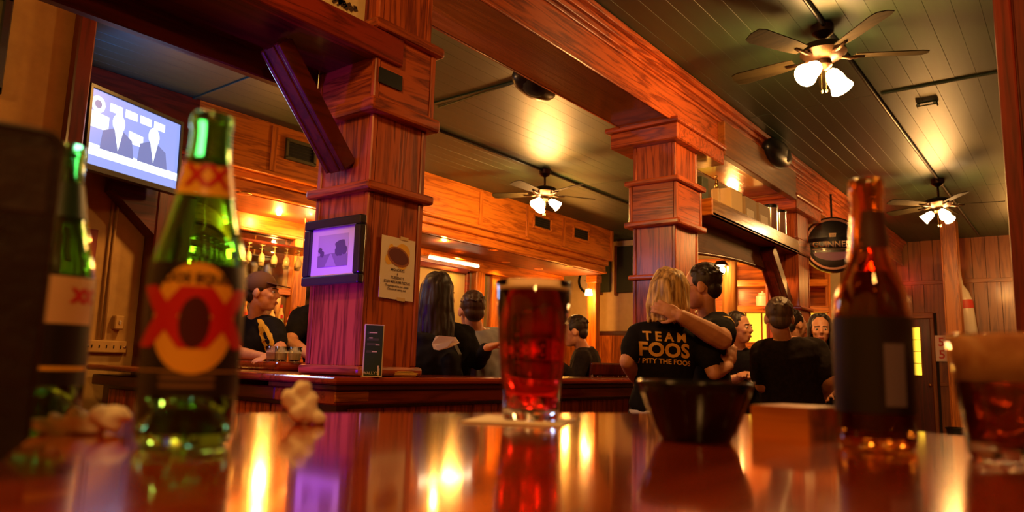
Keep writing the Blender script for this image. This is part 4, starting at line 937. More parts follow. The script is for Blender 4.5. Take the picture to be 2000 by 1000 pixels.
napkin(590, 828, 'upright crumpled white napkin left of the pint glass', [((.0, 0, .012), (.015, .012, .013)), ((-.012, 0, .022), (.012, .009, .010)), ((-.003, .002, .032), (.008, .008, .010)), ((.016, .0, .006), (.008, .008, .007)), ((.004, 0, .02), (.009, .008, .012))], 8)

# ================================================================== THINGS ON THE LEDGE
P = atZ(726, 733, ZL); P = V((-2.365, 2.045, ZL)) if False else P
pa, pb = atZ(708, 731, ZL), atZ(745, 731, ZL)
Dm = 3.02 
ca, cb_ = atD(709, 729, Dm), atD(745, 729, Dm + .03)
ctr = (ca + cb_) / 2; dd = cb_ - ca; wM = V((dd.x, dd.y, 0)).length; hM = (atD(713, 632, Dm).z - ZL)
ctr.z = ZL
t = thing('table_menu', 'upright green menu card in a clear stand on the ledge', 'menu', ctr, math.atan2(dd.y, dd.x))
tl_ = R(5)
MB().box((0, .004, hM / 2), (wM + .006, .004, hM), None, .001).build('stand_sheet', mat('acrylic_edge', (.80, .62, .5), .15), t); MB().box((0, .02, .002), (wM, .05, .004), None, .001).build('stand_foot', bpy.data.materials['acrylic_edge'], t)
MB().box((0, .0012, hM / 2), (wM - .004, .002, hM - .008)).build('card', mat('menu_green', (.018, .045, .018), .5), t)
Mt = mat('menu_text', (.75, .62, .40), .6); Mgb = mat('menu_band', (.07, .075, .045), .6)
for (u, v, w, h_) in ((-.06, .34, .42, .016), (-.18, .24, .2, .02), (.2, .11, .22, .018), (.05, -.02, .28, .022)): MB().box((u * wM, -.0003, hM * (.5 + v)), (w * wM, .0006, h_ * hM)).build('menu_line', Mt, t)
for v, w in ((.335, .7), (.21, .8), (.12, .75), (-.02, .5)): MB().box((-.42 * wM + w * wM * .45, .0000, hM * (.5 + v)), (w * wM * .8, .0006, .045 * hM)).build('menu_band', Mgb, t)
lettering("WALLY'S", wM * .22, (-.12 * wM, -.0006, hM * .075), (1, 0, 0), (0, 0, 1), Mt, t, bold=.0001)
MB().box((.32 * wM, -.0004, hM * .10), (.12 * wM, .0006, .13 * hM)).ell((.30 * wM, -.0004, hM * .19), (.06 * wM, .0005, .03 * hM)).build('menu_figure', Mt, t)
p = V((-2.42, 2.66, ZL)); p = atZ(775, 727, ZL); p = atD(778, 726, 3.3); p.z = ZL
t = thing('menu_pile', 'small pile of yellowish paper menus on the ledge', 'menus', p, R(60)); 
for k in range(4): MB().box((random.uniform(-.008, .008), random.uniform(-.008, .008), .004 + .006 * k), (.12, .16, .005), Matrix.Rotation(random.uniform(-.12, .12), 3, 'Z'), .001).build('sheet', mat('menu_paper_%d' % k, (.62, .32 + .03 * k, .07), .6), t)
p = atD(778, 714, 3.34); p.z = ZL
t = thing('purse', 'small black clutch purse standing behind the menu pile', 'purse', p + V((-.10, .06, 0)), R(90)); MB().box((0, 0, .035), (.15, .05, .07), None, .02, 3).build('purse_body', M_blackleather, t, True)
for k in (-.04, 0, .045): MB().box((k, -.0255, .045), (.006, .002, .035), Matrix.Rotation(.2, 3, 'Y')).build('clasp', M_chrome, t)
# glasses on the main bar in front of the barmen
for i, (px, lab) in enumerate(((532, 'clear tumbler left on the main bar before the capped barman'), (548, 'middle clear tumbler on the main bar before the capped barman'), (575, 'clear tumbler on the main bar nearest the column'))):
    p = atD(px, 704, 4.12); p.z = 1.112; t = thing('tumbler', lab, 'glass', p)
    MB().closed_lathe([(.001, .0), (.032, .0), (.040, .085), (.038, .085), (.030, .012), (.001, .01)], 24).build('glass', M_clear, t, True); MB().lathe([(.001, .0105), (.0305, .012), (.035, .05), (.001, .05)], n=24).build('drink', mat('pale_drink_%d' % i, (.95, .80 - .25 * (i == 0), .5), .1, trans=.25), t, 'auto')
p = atD(1461, 742, 5.3); p.z = ZL; t = thing('tumbler', 'clear tumbler of pale beer on the ledge right of the couple', 'glass', V((-2.5, atX(1461, 735, -2.5).y, ZL)))
MB().closed_lathe([(.001, .0), (.033, .0), (.041, .11), (.039, .11), (.031, .012), (.001, .01)], 24).build('glass', M_clear, t, True); MB().lathe([(.001, .0105), (.0315, .012), (.038, .09), (.001, .09)], n=24).build('drink', mat('pale_beer', (.9, .6, .15), .1, trans=.5), t, 'auto')

# ================================================================== PEOPLE
M_skin = mottled('skin', (.64, .29, .15), (.72, .34, .19), 30, .5, .05)
M_skin2 = mottled('skin_tan', (.42, .16, .075), (.48, .19, .09), 30, .5, .05)
M_tee = mottled('black_cotton', (.008, .007, .007), (.012, .010, .010), 30, .9, .3, spec=.15)
M_char = mottled('charcoal_cotton', (.014, .009, .008), (.022, .014, .011), 40, .9, .3, spec=.15)
M_grey = mottled('grey_blue_shirt', (.30, .30, .34), (.40, .40, .44), 12, .8, .3)
M_jean = mottled('dark_denim', (.02, .022, .035), (.035, .038, .055), 60, .8, .3)
M_eye = mat('eye_white', (.7, .65, .6), .2); M_iris = mat('eye_dark', (.02, .01, .006), .15); M_lip = mat('lip', (.36, .09, .06), .45)
def hairmat(n, a, b): return mottled(n, a, b, 55, .5, .5, (1, 1, .12))
M_hdark = hairmat('dark_hair', (.010, .005, .003), (.028, .013, .008)); M_hbrown = hairmat('brown_hair', (.035, .015, .007), (.075, .032, .014)); M_hblonde = hairmat('blonde_hair', (.17, .075, .02), (.86, .56, .20)); M_hgrey = hairmat('short_brown_hair', (.06, .035, .02), (.13, .075, .04))

def torso(b, pel, neck, lat, fwd, inf=0, z0=-.16, z1=1.0, wsc=1.0):
    ax = neck - pel; L = ax.length; a = ax / L
    lat = (lat - a * lat.dot(a)).normalized(); f = a.cross(lat); f = f if f.dot(fwd) > 0 else -f
    S = [(-.20, .10, .09, 0), (-.13, .155, .115, 0), (0, .172, .122, 0), (.18, .158, .112, .0), (.38, .150, .108, .004), (.58, .168, .118, .008), (.76, .180, .118, .0), (.88, .165, .095, -.006), (.955, .115, .07, -.008), (1.0, .07, .06, -.006)]
    rs = []
    for t, w, d, off in S:
        if t < z0 or t > z1: continue
        c = pel + a * (t * L) + f * off; n = 20
        rs.append([c + lat * ((w * wsc + inf) * math.copysign(abs(math.cos(q)) ** .85, math.cos(q))) + f * ((d + inf) * math.copysign(abs(math.sin(q)) ** .85, math.sin(q))) for q in [2 * math.pi * k / n for k in range(n)]])
    b.rings(rs)
def hand(b, wr, d, palm, thumb, curl=.5, s=1.0):
    """palm + five fingers. d: direction of the hand, palm: palm normal, thumb: side of the thumb"""
    d = d.normalized(); palm = (palm - d * palm.dot(d)).normalized(); side = d.cross(palm).normalized(); side = side if side.dot(thumb) > 0 else -side
    rot = Matrix((side, d, side.cross(d))).transposed()
    b.cap(wr - d * .01, wr + d * .035, .024 * s, .026 * s, 10)
    b.ell(wr + d * .055 * s, (.042 * s, .052 * s, .017 * s), rot)
    for i, (o, L, r) in enumerate(((.031, .070, .0088), (.011, .078, .0092), (-.010, .072, .0088), (-.030, .058, .0078))):
        p = wr + d * .088 * s + side * (o * s); q = d + side * (o * 2.2)
        q.normalize(); ang = 0
        for k, fr_ in enumerate((.45, .32, .25)):
            ang += curl * (.35 + .45 * (k > 0)); dirn = (q * math.cos(ang) + palm * math.sin(ang))
            e = p + dirn * (L * fr_ * s); b.cap(p, e, r * s, r * s * .93, 8, 2); p = e
    p = wr + d * .025 * s + side * .030 * s; q = (d * .65 + side * .65 + palm * .25).normalized()
    e = p + q * .038 * s; b.cap(p, e, .0125 * s, .0105 * s, 8, 2); b.cap(e, e + (q + d * .6 + palm * .3).normalized() * .032 * s, .0105 * s, .0085 * s, 8, 2)

def person(lab, pel, neck, head, hd, body_f, shL, shR, elL, wrL, elR, wrR, top, hair, skin=None, sleeve=.62, legs='stand', hup=V((0, 0, 1)), trouser=None, hs=1.0, wide=1.0, palmL=None, palmR=None, curl=.5, voxel=.0075, handdirL=None, handdirR=None, armr=1.0, cap_=None, glasses=False, feminine=False, hidden_legs=False):
    skin = skin or M_skin; trouser = trouser or M_jean
    body_f = V(body_f); body_f.z = 0; body_f.normalize(); hd = V(hd).normalized()
    lat = (shR - shL); latn = lat.normalized()
    t = thing('person', lab, 'person', (pel.x, pel.y, 0)); O = t.location.copy()
    b = MB(); torso(b, pel, neck, lat, body_f, 0, wsc=wide)
    x = hup.cross(hd); x = -x; x.normalize(); upv = x.cross(hd).normalized()     # x: person's right
    if upv.z < 0: upv = -upv
    hr = Matrix((x, hd, upv)).transposed()
    def hp(a, c, d): return head + hr @ (V((a, c, d)) * hs)
    def he(c, r, m=None): (m or b).ell(hp(*c), [q * hs for q in r], hr, 20, 14)
    b.cap(neck - (neck - pel).normalized() * .05, hp(0, -.02, -.05), .058 if not feminine else .047, .052 if not feminine else .045, 14)
    he((0, -.012, .03), (.076, .096, .092)); he((0, .030, -.035), (.060, .066, .078)); he((0, .050, -.085), (.036, .040, .030))
    he((0, .030, .0), (.068, .068, .06)); he((0, .079, .022), (.052, .018, .014))
    b.cap(hp(0, .090, .012), hp(0, .113, -.022), .008 * hs, .013 * hs, 8); he((0, .098, -.028), (.018, .014, .010))
    he((0, .088, -.058), (.024, .014, .006)); he((0, .086, -.070), (.021, .014, .007))
    for s in (-1, 1):
        he((s * .036, .072, -.022), (.024, .022, .022))
        b.ell(hp(s * .080, -.006, -.008), (.010 * hs, .024 * hs, .033 * hs), hr @ Matrix.Rotation(s * -.35, 3, 'Z'))
    for sh, el, wr, pl, hdn, sgn in ((shL, elL, wrL, palmL, handdirL, -1), (shR, elR, wrR, palmR, handdirR, 1)):
        b.cap(neck + (sh - neck) * .35 - V((0, 0, .03)), sh, .060, .060 * armr, 12); b.cap(sh, el, .053 * armr, .041 * armr, 12); mid = el + (wr - el) * .3
        b.cap(el, mid, .041 * armr, .043 * armr, 12); b.cap(mid, wr, .043 * armr, .027 * armr, 12)
        fd = hdn or (wr - el); 
        hand(b, wr, fd, pl if pl is not None else V((0, 0, -1)), -latn * sgn * .7 + body_f * .7, curl, 1.0 if not feminine else .9)
    tr = MB(); torso(tr, pel, neck, lat, body_f, .008, -.25, .19, wide)
    for s in (-1, 1):
        hip = pel + latn * (s * .095) - V((0, 0, .05))
        if legs == 'stand': kn = V((hip.x, hip.y, .50)) + body_f * .03 + latn * s * .02; an = V((hip.x, hip.y, .09)) + latn * s * .03
        else: kn = hip + body_f * .40 + latn * (s * .06) - V((0, 0, .03)); an = V((kn.x, kn.y, max(kn.z - .42, .09))) - body_f * .06
        for m, g in ((b, 0), (tr, .012)):
            m.cap(hip, kn, .083 + g, .058 + g, 12); m.cap(kn, kn + (an - kn) * .3, .056 + g, .058 + g, 12); m.cap(kn + (an - kn) * .3, an, .058 + g, .036 + g * 1.6, 12)
        sh_ = MB(); sh_.ell(an + body_f * .06 - V((0, 0, .045)), (.045, .13, .04), Matrix.Rotation(math.atan2(body_f.y, body_f.x) - math.pi / 2, 3, 'Z')); sh_.cap(an, an - V((0, 0, .03)), .045, .045)
        b.cap(an, an + body_f * .12 - V((0, 0, .055)), .034, .026)
        sh_.build('shoe', M_black, t, True, off=O)
    me = finish(b, voxel, 3, 'person_body')
    me.transform(Matrix.Translation(-O))
    me.materials.append(skin); ob_ = bpy.data.objects.new('body', me); COL.objects.link(ob_); ob_.parent = t
    # trousers
    me = finish(tr, .012, 2, 'trousers')
    me.transform(Matrix.Translation(-O))
    me.materials.append(trouser); q = bpy.data.objects.new('trousers', me); COL.objects.link(q); q.parent = t
    # shirt
    s_ = MB(); torso(s_, pel, neck, lat, body_f, .013, -.14, 1.01, wide)
    for sh, el, wr in ((shL, elL, wrL), (shR, elR, wrR)):
        s_.cap(neck + (sh - neck) * .3 - V((0, 0, .03)), sh, .068, .072 * armr, 12)
        if sleeve < 1: s_.cap(sh, sh + (el - sh) * sleeve, .070 * armr, .066 * armr, 14, 2)
        else: s_.cap(sh, el, .068 * armr, .055 * armr, 12); s_.cap(el, el + (wr - el) * .93, .055 * armr, .041 * armr, 12)
    sm = finish(s_, .010, 3, 'shirt'); bv = None
    from mathutils import noise
    displace(sm, lambda c: .008 * noise.noise(c * 9) + .004 * noise.noise(c * 22 + V((5, 0, 0))))
    bm = bmesh.new(); bm.from_mesh(sm); bv = BVHTree.FromBMesh(bm); bm.free()
    sm.transform(Matrix.Translation(-O))
    sm.materials.append(top); q = bpy.data.objects.new('shirt', sm); COL.objects.link(q); q.parent = t
    # face
    for s in (-1, 1):
        e = MB(); e.ell(hp(s * .031, .083, .004), (.0125 * hs,) * 3, hr, 12, 8); e.build('eye', M_eye, t, True, off=O)
        e = MB(); e.ell(hp(s * .031, .0945, .003), (.0055 * hs, .002 * hs, .0055 * hs), hr, 10, 6); e.build('iris', M_iris, t, True, off=O)
        e = MB(); e.cap(hp(s * .014, .097, .026), hp(s * .048, .086, .026), .004 * hs, .003 * hs, 6, 2); e.build('eyebrow', hair['mat'], t, True, off=O)
    e = MB(); e.ell(hp(0, .099, -.061), (.021 * hs, .006 * hs, .0045 * hs), hr); e.ell(hp(0, .0985, -.068), (.018 * hs, .006 * hs, .005 * hs), hr); e.build('lips', M_lip, t, True, off=O)
    # hair
    h = MB(); rnd = random.Random(int(hair.get('seed', 1)))
    k = hair['kind']
    if k != 'bald':
        he((0, -.026, .044), (.083, .094, .090), h); he((0, -.060, -.012), (.068, .050, .060), h)
        for s in (-1, 1): he((s * .062, -.005, .03), (.020, .045, .040), h)
    if k == 'short':
        for i in range(220):
            a, c = rnd.uniform(-math.pi, math.pi), rnd.uniform(.15, 1.5)
            dv_ = V((math.cos(a) * math.cos(c) * .083, math.sin(a) * math.cos(c) * .094, math.sin(c) * .090))
            p = V((0, -.026, .044)) + dv_
            if p.y > .05 and p.z < .08: continue
            h.cap(hp(*p), hp(*(p + dv_ * .015 + V((rnd.uniform(-.006, .006), rnd.uniform(-.022, .006), rnd.uniform(-.008, .002))))), .0065 * hs, .002 * hs, 5, 2)
    if k == 'long':
        Lh = hair.get('len', .30)
        for i in range(hair.get('n', 110)):
            a = rnd.uniform(-.35, math.pi + .35); side = math.cos(a); back = -math.sin(a)
            r0 = V((side * .02 + rnd.uniform(-.01, .01), -.01 + rnd.uniform(-.02, .03), .128))
            r1 = V((side * .084, -.022 + back * .092 if back < 0 else -.022 + .07 * -back * -1, .055))
            r1.y = -.02 + (back * .085)
            r2 = V((side * (.088 + rnd.uniform(-.006, .010)), -.02 + back * .095 + rnd.uniform(-.008, .008), -.06))
            ln = Lh * rnd.uniform(.85, 1.05)
            r3 = V((side * (.078 + hair.get('spread', 0) + rnd.uniform(-.012, .02)), -.03 + back * .085 + rnd.uniform(-.012, .012), .13 - ln))
            P_ = [r0, (r0 + r1) / 2 + V((0, 0, .022)), r1, r2, (r2 + r3) / 2 + V((rnd.uniform(-.006, .006), rnd.uniform(-.006, .006), 0)), r3]
            h.tube([hp(*p) for p in P_], [.012 * hs, .013 * hs, .013 * hs, .012 * hs, .010 * hs, .004 * hs], 6)
    if k != 'bald':
        me = finish(h, .006, 1, 'hair')
        if k == 'long': displace(me, lambda c: .006 * noise.noise(V((c.x * 45, c.y * 45, c.z * 9))) + .003 * noise.noise(c * 18))
        me.transform(Matrix.Translation(-O))
        me.materials.append(hair['mat']); q = bpy.data.objects.new('hair', me); COL.objects.link(q); q.parent = t
    if cap_:
        c = MB(); rows = []
        c.ell(hp(0, -.018, .052), (.089 * hs, .104 * hs, .088 * hs), hr, 24, 14); cc_ = c.build('cap_crown', cap_, t, True, off=O)
        c = MB(); c.prism([hp(.075 * math.cos(a), .055 + .125 * math.sin(a), .058 - .025 * math.sin(a)) for a in [math.pi * k / 14 for k in range(15)]], upv * .006); c.build('cap_brim', cap_, cc_, True, off=O)
        c = MB(); c.ell(hp(0, -.018, .141), (.009, .009, .006)); c.build('cap_button', cap_, cc_, True, off=O)
    if glasses:
        g = MB()
        for s in (-1, 1):
            g.tube([hp(s * .033 + .024 * math.cos(a), .104, .002 + .018 * math.sin(a)) for a in [2 * math.pi * k / 16 for k in range(17)]], .0016, 6)
            g.tube([hp(s * .057, .104, .006), hp(s * .079, .08, .008), hp(s * .084, .0, .006), hp(s * .083, -.02, -.008)], .0018, 6)
        g.tube([hp(-.009, .106, .004), hp(.009, .106, .004)], .0016, 6); g.build('spectacles', M_blackm, t, True, off=O)
    return t, bv, O, hp
def shirt_print(t, bv, O, s, size, centre, rgt, upv, direction, m, bold=.0, spacing=1.0, curve=0):
    """lettering laid onto the shirt: each point of the letters is carried to the cloth along `direction`"""
    rgt, upv, d = V(rgt).normalized(), V(upv).normalized(), V(direction).normalized()
    def w(co):
        p = centre + rgt * co.x + upv * (co.y - curve * co.x * co.x) - d * .5
        loc, nrm, _, _ = bv.ray_cast(p, d, 1.2)
        return (loc - d * .005) if loc else centre + rgt * co.x + upv * co.y
    return lettering(s, size, (0, 0, 0), (1, 0, 0), (0, 0, 1), m, next(k for k in kids(t) if k.name.startswith('shirt')), off=O, warp=w, bold=bold, spacing=spacing, name='shirt_print')
D = atD
fw2 = V((-math.sin(YAW), math.cos(YAW), 0)); rt2 = V((math.cos(YAW), math.sin(YAW), 0)); Z = V((0, 0, 1))

# bartender in the cap
t, bv, O, hp = person('bartender in a brown cap and black tee with a yellow print, looking right', D(498, 770, 4.82), D(500, 618, 4.8), D(512, 572, 4.72), rt2 * .95 - fw2 * .05, rt2 * .45 - fw2 * .8,
    D(533, 641, 4.68), D(466, 645, 4.86), D(547, 680, 4.55), D(541, 700, 4.28), D(462, 690, 4.62), D(512, 697, 4.30), M_tee, dict(kind='short', mat=M_hdark), M_skin, 
    .70, wide=.98, armr=1.0, cap_=mat('cap_cloth', (.13, .055, .03), .8), handdirL=rt2 * -.5 - fw2 * .8, handdirR=rt2 * .8 - fw2 * .4)
# yellow print: a jagged vertical figure on the shirt front
cF = D(518, 660, 4.4); upS = (D(500, 618, 4.8) - D(498, 770, 4.82)).normalized(); dirS = fw2 * .8 - rt2 * .45
pr_ = MB(); 
def onshirt(p, d, bv): l, n, _, _ = bv.ray_cast(p - d * .6, d, 1.6); return (l - d * .003) if l else None
rows = []
rS = Z.cross(-dirS).normalized() * -1
for j in range(15):
    f = j / 14; w = .5 * (.018 + .028 * math.sin(math.pi * min(1, f * 1.15)) + .006 * math.sin(j * 2.3)) 
    row = []
    for u in (-1, -.5, 0, .5, 1):
        p = onshirt(D(512, 622, 4.6) + (D(532, 694, 4.55) - D(512, 622, 4.6)) * f + rS * (w * u), dirS.normalized(), bv)
        row.append(p)
    if all(row): rows.append([pr_.bm.verts.new(p) for p in row])
for A_, B_ in zip(rows, rows[1:]):
    for i in range(4): pr_.bm.faces.new((A_[i], A_[i + 1], B_[i + 1], B_[i]))
M_yel = mat('print_yellow', (.85, .50, .02), .7)
pr_.build('shirt_print', M_yel, t, off=O)
# second bartender, mostly behind the column
person('person in a black tee bending at the bar, mostly hidden behind the near column', D(645, 770, 5.250), D(640, 590, 5.196), D(652, 545, 5.089), rt2 * .5 - fw2 * .9, -fw2 + rt2 * .1,
    D(700, 618, 5.196), D(588, 620, 5.143), D(715, 680, 4.929), D(670, 698, 4.661), D(566, 668, 4.929), D(604, 694, 4.629), M_tee, dict(kind='short', mat=M_hdark), M_skin, .62, wide=1.1, armr=1.1)
# long haired woman and her chair
person('woman with long dark hair in a black top, seated with her back turned', D(868, 800, 4.481), D(862, 632, 4.429), D(857, 578, 4.408), fw2 * .8 + rt2 * .45, fw2 * .9 + rt2 * .3,
    D(818, 662, 4.429), D(908, 655, 4.491), D(812, 720, 4.326), D(850, 735, 4.686), D(934, 706, 4.429), D(950, 680, 4.171), M_tee, dict(kind='long', mat=M_hdark, len=.42, n=170, seed=3, spread=.028), M_skin, 1.2, 'sit', feminine=True, handdirR=rt2 * .8 + Z * .3, armr=.95, hs=1.05)
person('man in a grey-blue shirt with short hair, seated beside the long-haired woman', D(942, 800, 4.85), D(932, 642, 4.8), D(921, 608, 4.78), fw2 * .9 - rt2 * .35, fw2 * .85 - rt2 * .3,
    D(893, 660, 4.75), D(985, 662, 4.9), D(888, 722, 4.75), D(905, 712, 5.0), D(1000, 728, 4.85), D(975, 712, 5.1), M_grey, dict(kind='short', mat=M_hbrown, seed=4), M_skin, 1.2, 'sit')
person('man in a dark shirt seated on a spindle-back chair, facing left', D(1152, 792, 6.0), D(1140, 678, 6.0), D(1122, 648, 5.95), -rt2 * .95 + fw2 * .15 - Z * .15, -rt2 * .85 + fw2 * .4,
    D(1138, 702, 5.82), D(1142, 698, 6.2), D(1122, 745, 5.75), D(1098, 716, 5.75), D(1120, 742, 6.25), D(1098, 718, 6.15), M_char, dict(kind='short', mat=M_hdark, seed=5), M_skin, 1.2, 'sit', armr=1.08)
# the couple
upb = Z
t, bv, O, hp = person('blonde woman in a black team shirt with gold lettering on her back', D(1292, 792, 4.14), D(1306, 628, 4.12), D(1302, 578, 4.10), fw2 * .85 - rt2 * .25, fw2,
    D(1247, 655, 4.14), D(1366, 655, 4.12), D(1224, 706, 4.05), D(1246, 748, 4.30), D(1394, 728, 4.02), D(1424, 715, 4.22), M_tee, dict(kind='long', mat=M_hblonde, len=.265, n=190, seed=7), M_skin, .66, feminine=True, hs=1.14, wide=.98, handdirR=Z * 1 + rt2 * .25 + fw2 * .2, palmR=fw2 * 1, voxel=.006, curl=.35, hup=(Z + rt2 * .12).normalized())
M_gold = mat('shirt_print_gold', (.78, .40, .045), .6)
Rx = (D(1350, 690, 4) - D(1260, 684, 4)).normalized(); 
Ux = (D(1300, 640, 4) - D(1302, 720, 4)).normalized()
for s, (px, py), size, bold, sp, cv in (('TEAM', (1308, 657), .070, .0022, 1.5, .0), ('FOOS', (1306, 684), .104, .004, 1.05, .0), ('I PITY THE FOOS', (1308, 706), .0375, .0010, 1.0, .25)):
    shirt_print(t, bv, O, s, size, D(px, py, 3.9), Rx, Ux, fw2, M_gold, bold, sp, cv)
wb_ = MB(); pel = D(1292, 792, 4.14)
rs = []
for z in (-.115, -.075):
    rs.append([pel + Z * (z + .05) + rt2 * (.183 * math.cos(a)) + fw2 * (.136 * math.sin(a)) for a in [2 * math.pi * k / 32 for k in range(32)]])
wb_.rings(rs, False).build('white_hem', M_white, t, True, off=O)
t, bv, O, hp = person('man with glasses in a black team shirt, his arm around the blonde woman', D(1388, 790, 4.45), D(1380, 618, 4.42), D(1370, 561, 4.36), -rt2 * .9 + fw2 * .35 - Z * .1, -rt2 * .55 + fw2 * .8,
    D(1402, 640, 4.28), D(1386, 640, 4.62), D(1410, 664, 4.00), D(1330, 617, 3.90), D(1360, 700, 4.75), D(1330, 730, 4.5), M_tee, dict(kind='short', mat=M_hdark, seed=8), M_skin, .58, wide=1.05, armr=1.36, hs=1.08, glasses=True, handdirL=(D(1283, 597, 3.93) - D(1330, 617, 3.90)), palmL=fw2, voxel=.006, curl=.4)
bd = MB(); nk = D(1388, 618, 4.42)
for k in range(40):
    a = 2 * math.pi * k / 40; bd.ell(nk + Z * (-.0 + .035 * math.cos(a - 2.2)) + rt2 * (.088 * math.cos(a)) + fw2 * (.088 * math.sin(a)), (.0058,) * 3, None, 8, 6)
bd.build('bead_necklace', mat('silver_beads', (.6, .5, .35), .2, metal=.9), t, True, off=O)
for s, (px, py), size in (('T', (1424, 628), .07), ('F', (1428, 648), .085), ('S', (1428, 664), .05)):
    shirt_print(t, bv, O, s, size, D(px, py, 4.2), rt2 * .7 + fw2 * .7, Z, (fw2 * .3 - rt2 * .95), M_yel, .003)
person('dark-haired man in a dark shirt standing behind the couple, looking right', D(1448, 795, 5.800), D(1444, 680, 5.756), D(1443, 641, 5.712), rt2 * .65 - fw2 * .75, rt2 * .5 - fw2 * .8,
    D(1470, 702, 5.668), D(1424, 700, 5.888), D(1474, 738, 5.624), D(1458, 732, 5.448), D(1426, 745, 5.712), D(1448, 736, 5.492), M_tee, dict(kind='short', mat=M_hdark, seed=9), M_skin, .7, voxel=.008)
person('broad man in a charcoal shirt with cropped hair, seated with his back turned', D(1550, 812, 4.65), D(1530, 660, 4.65), D(1522, 622, 4.6), fw2 * .95 + rt2 * .25, fw2 * .95 + rt2 * .15,
    D(1492, 690, 4.66), D(1592, 686, 4.72), D(1490, 752, 4.62), D(1500, 740, 4.95), D(1622, 740, 4.6), D(1606, 772, 4.85), M_char, dict(kind='short', mat=M_hgrey, seed=10), M_skin, .72, 'sit', wide=1.22, armr=1.25)
person('woman with straight dark hair facing the viewer, beyond the broad man', D(1615, 800, 6.0), D(1610, 690, 6.0), D(1602, 645, 5.95), -fw2 * .9 - rt2 * .3, -fw2,
    D(1640, 705, 6.0), D(1582, 705, 6.0), D(1645, 755, 5.9), D(1620, 770, 5.75), D(1578, 750, 5.9), D(1598, 765, 5.7), M_tee, dict(kind='long', mat=M_hdark, len=.36, n=90, seed=12), M_skin, .5, feminine=True, voxel=.008)
person('dark-haired person mostly hidden behind the broad man, by the far column', D(1566, 800, 6.3), D(1560, 680, 6.3), D(1552, 634, 6.25), fw2 * .3 + rt2 * .9, rt2 * .8 + fw2 * .3,
    D(1556, 702, 6.45), D(1562, 704, 6.15), D(1560, 750, 6.5), D(1585, 752, 6.4), D(1566, 755, 6.1), D(1590, 755, 6.05), M_white, dict(kind='short', mat=M_hdark, seed=13), M_skin, .6, voxel=.009)

# ================================================================== STOOLS AND CHAIRS
def stool(p, f, seat, back, label, m=None):
    m = m or W['dark_z']; f = V(f); f.z = 0; f.normalize()
    t = thing('bar_chair', label, 'chair', (p.x, p.y, 0), math.atan2(f.y, f.x) - math.pi / 2)
    MB().box((0, 0, seat - .025), (.40, .40, .045), None, .015, 2).build('seat', m, t)
    for x in (-.17, .17):
        for y in (-.17, .17): MB().cap((x * 1.1, y * 1.1, .02), (x * .95, y * .95, seat - .04), .018, .02, 8).build('leg', m, t, True)
    for x in (-.18, .18): MB().tube([(x, -.18, .3), (x, .18, .3)], .012, 8).build('stretcher', m, t, True)
    MB().tube([(-.18, .18, .32), (.18, .18, .32)], .012, 8).build('stretcher', m, t, True)
    if back:
        for x in (-.18, .18): MB().tube([(x, -.18, seat - .03), (x * 1.05, -.23, back - .05)], .018, 8).build('back_post', m, t, True)
        MB().box((0, -.235, back - .05), (.42, .03, .10), Matrix.Rotation(.15, 3, 'X'), .012, 2).build('top_rail', m, t)
        for k in range(5): MB().tube([(-.12 + .06 * k, -.185, seat - .02), (-.125 + .0625 * k, -.228, back - .09)], .008, 6).build('spindle', m, t, True)
    return t
stool(D(1150, 792, 6.02), -rt2 * .6 + fw2 * .8, D(1152, 792, 6.0).z - .11, 1.17, 'dark spindle-back bar chair under the man facing left')
stool(D(942, 800, 4.87), fw2 * .9 - rt2 * .3, D(942, 800, 4.85).z - .11, 0, 'backless dark stool under the man in grey-blue')
stool(D(1550, 812, 4.67), fw2, D(1550, 812, 4.65).z - .11, 0, 'backless dark stool under the broad man')
ch = stool(D(862, 802, 4.46), fw2 * .92 + rt2 * .25, D(868, 800, 4.48).z - .11, 0, 'high black upholstered chair behind the long-haired woman')
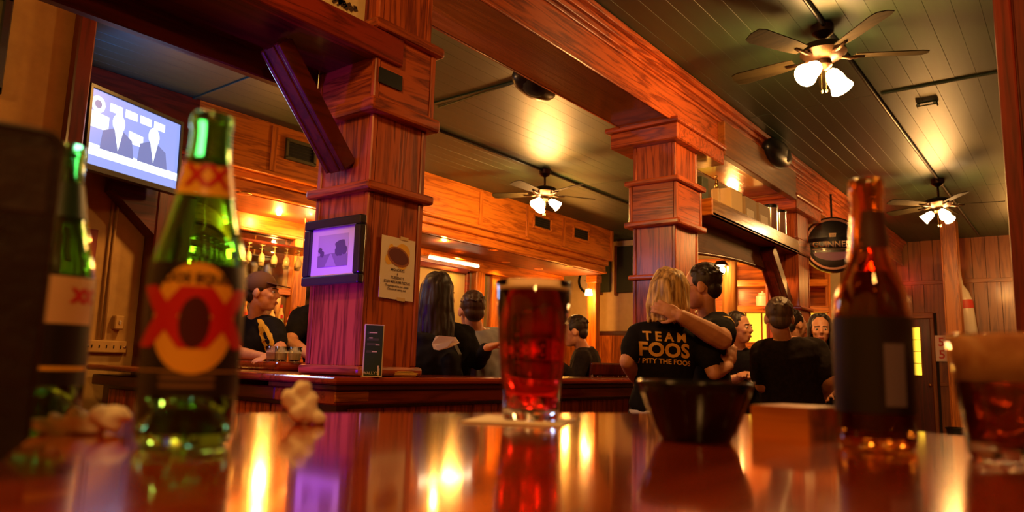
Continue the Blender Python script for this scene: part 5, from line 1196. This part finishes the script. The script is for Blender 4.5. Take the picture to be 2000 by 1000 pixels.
# its upholstered back, rising above the ledge
bk = D(858, 690, 4.2); loc = (ch.matrix_basis if False else (Matrix.Translation(ch.location) @ Matrix.Rotation(ch.rotation_euler.z, 4, 'Z'))).inverted() @ bk
zt_, zb_ = D(858, 656, 4.2).z, D(868, 800, 4.48).z - .1
pts = [(-.20, zb_), (.20, zb_), (.21, zt_ - .10), (.17, zt_ - .03), (.10, zt_), (-.10, zt_), (-.17, zt_ - .03), (-.21, zt_ - .10)]
MB().prism([(x, loc.y - .03, z) for x, z in pts], (0, .06, 0)).build('backrest', M_blackleather, ch)
wM4 = Matrix.Translation(ch.location) @ Matrix.Rotation(ch.rotation_euler.z, 4, 'Z')
jp = wM4 @ V((-.03, loc.y - .035, zt_ - .06))
# black jacket hung over the chair back, with a white paper bag tucked in
t = thing('black_jacket', 'black jacket draped over the back of the upholstered chair', 'jacket', jp, ch.rotation_euler.z)
b = MB(); b.ell((-.12, 0, -.04), (.17, .055, .09)).ell((-.15, 0, -.15), (.19, .05, .15)).ell((.08, .0, -.10), (.18, .05, .13)).ell((0, .01, .03), (.16, .045, .05)).cap((-.24, -.02, -.1), (-.29, -.02, -.3), .06, .05).cap((.2, -.02, -.08), (.24, -.01, -.27), .055, .05)
me = finish(b, .01, 3, 'jacket_cloth'); me.materials.append(M_tee)
from mathutils import noise
displace(me, lambda c: .014 * noise.noise(c * 9) + .006 * noise.noise(c * 25))
q = bpy.data.objects.new('jacket_cloth', me); COL.objects.link(q); q.parent = t
for k, (x, z) in enumerate(((-.205, -.13), (-.20, -.165))): MB().box((x, -.058, z), (.006, .006, .05), Matrix.Rotation(.35, 3, 'Y'), .002).build('zip', M_chrome, t)
t = thing('white_napkin', 'white folded paper tucked over the chair back behind the woman', 'napkin', D(868, 672, 4.09), ch.rotation_euler.z)
MB().prism([(-.075, 0, .0), (-.055, 0, .042), (-.03, -.004, .046), (.06, -.002, .040), (.085, 0, .008), (.03, -.006, -.02), (-.03, -.006, -.036), (-.062, -.003, -.03)], (0, .012, 0)).build('paper_front', M_paper, t); MB().prism([(-.05, -.008, -.01), (.05, -.008, .02), (.02, -.008, -.018), (-.03, -.008, -.034)], (0, .004, 0)).build('paper_fold', M_white, t)

bpy.data.scenes.remove(TMP)
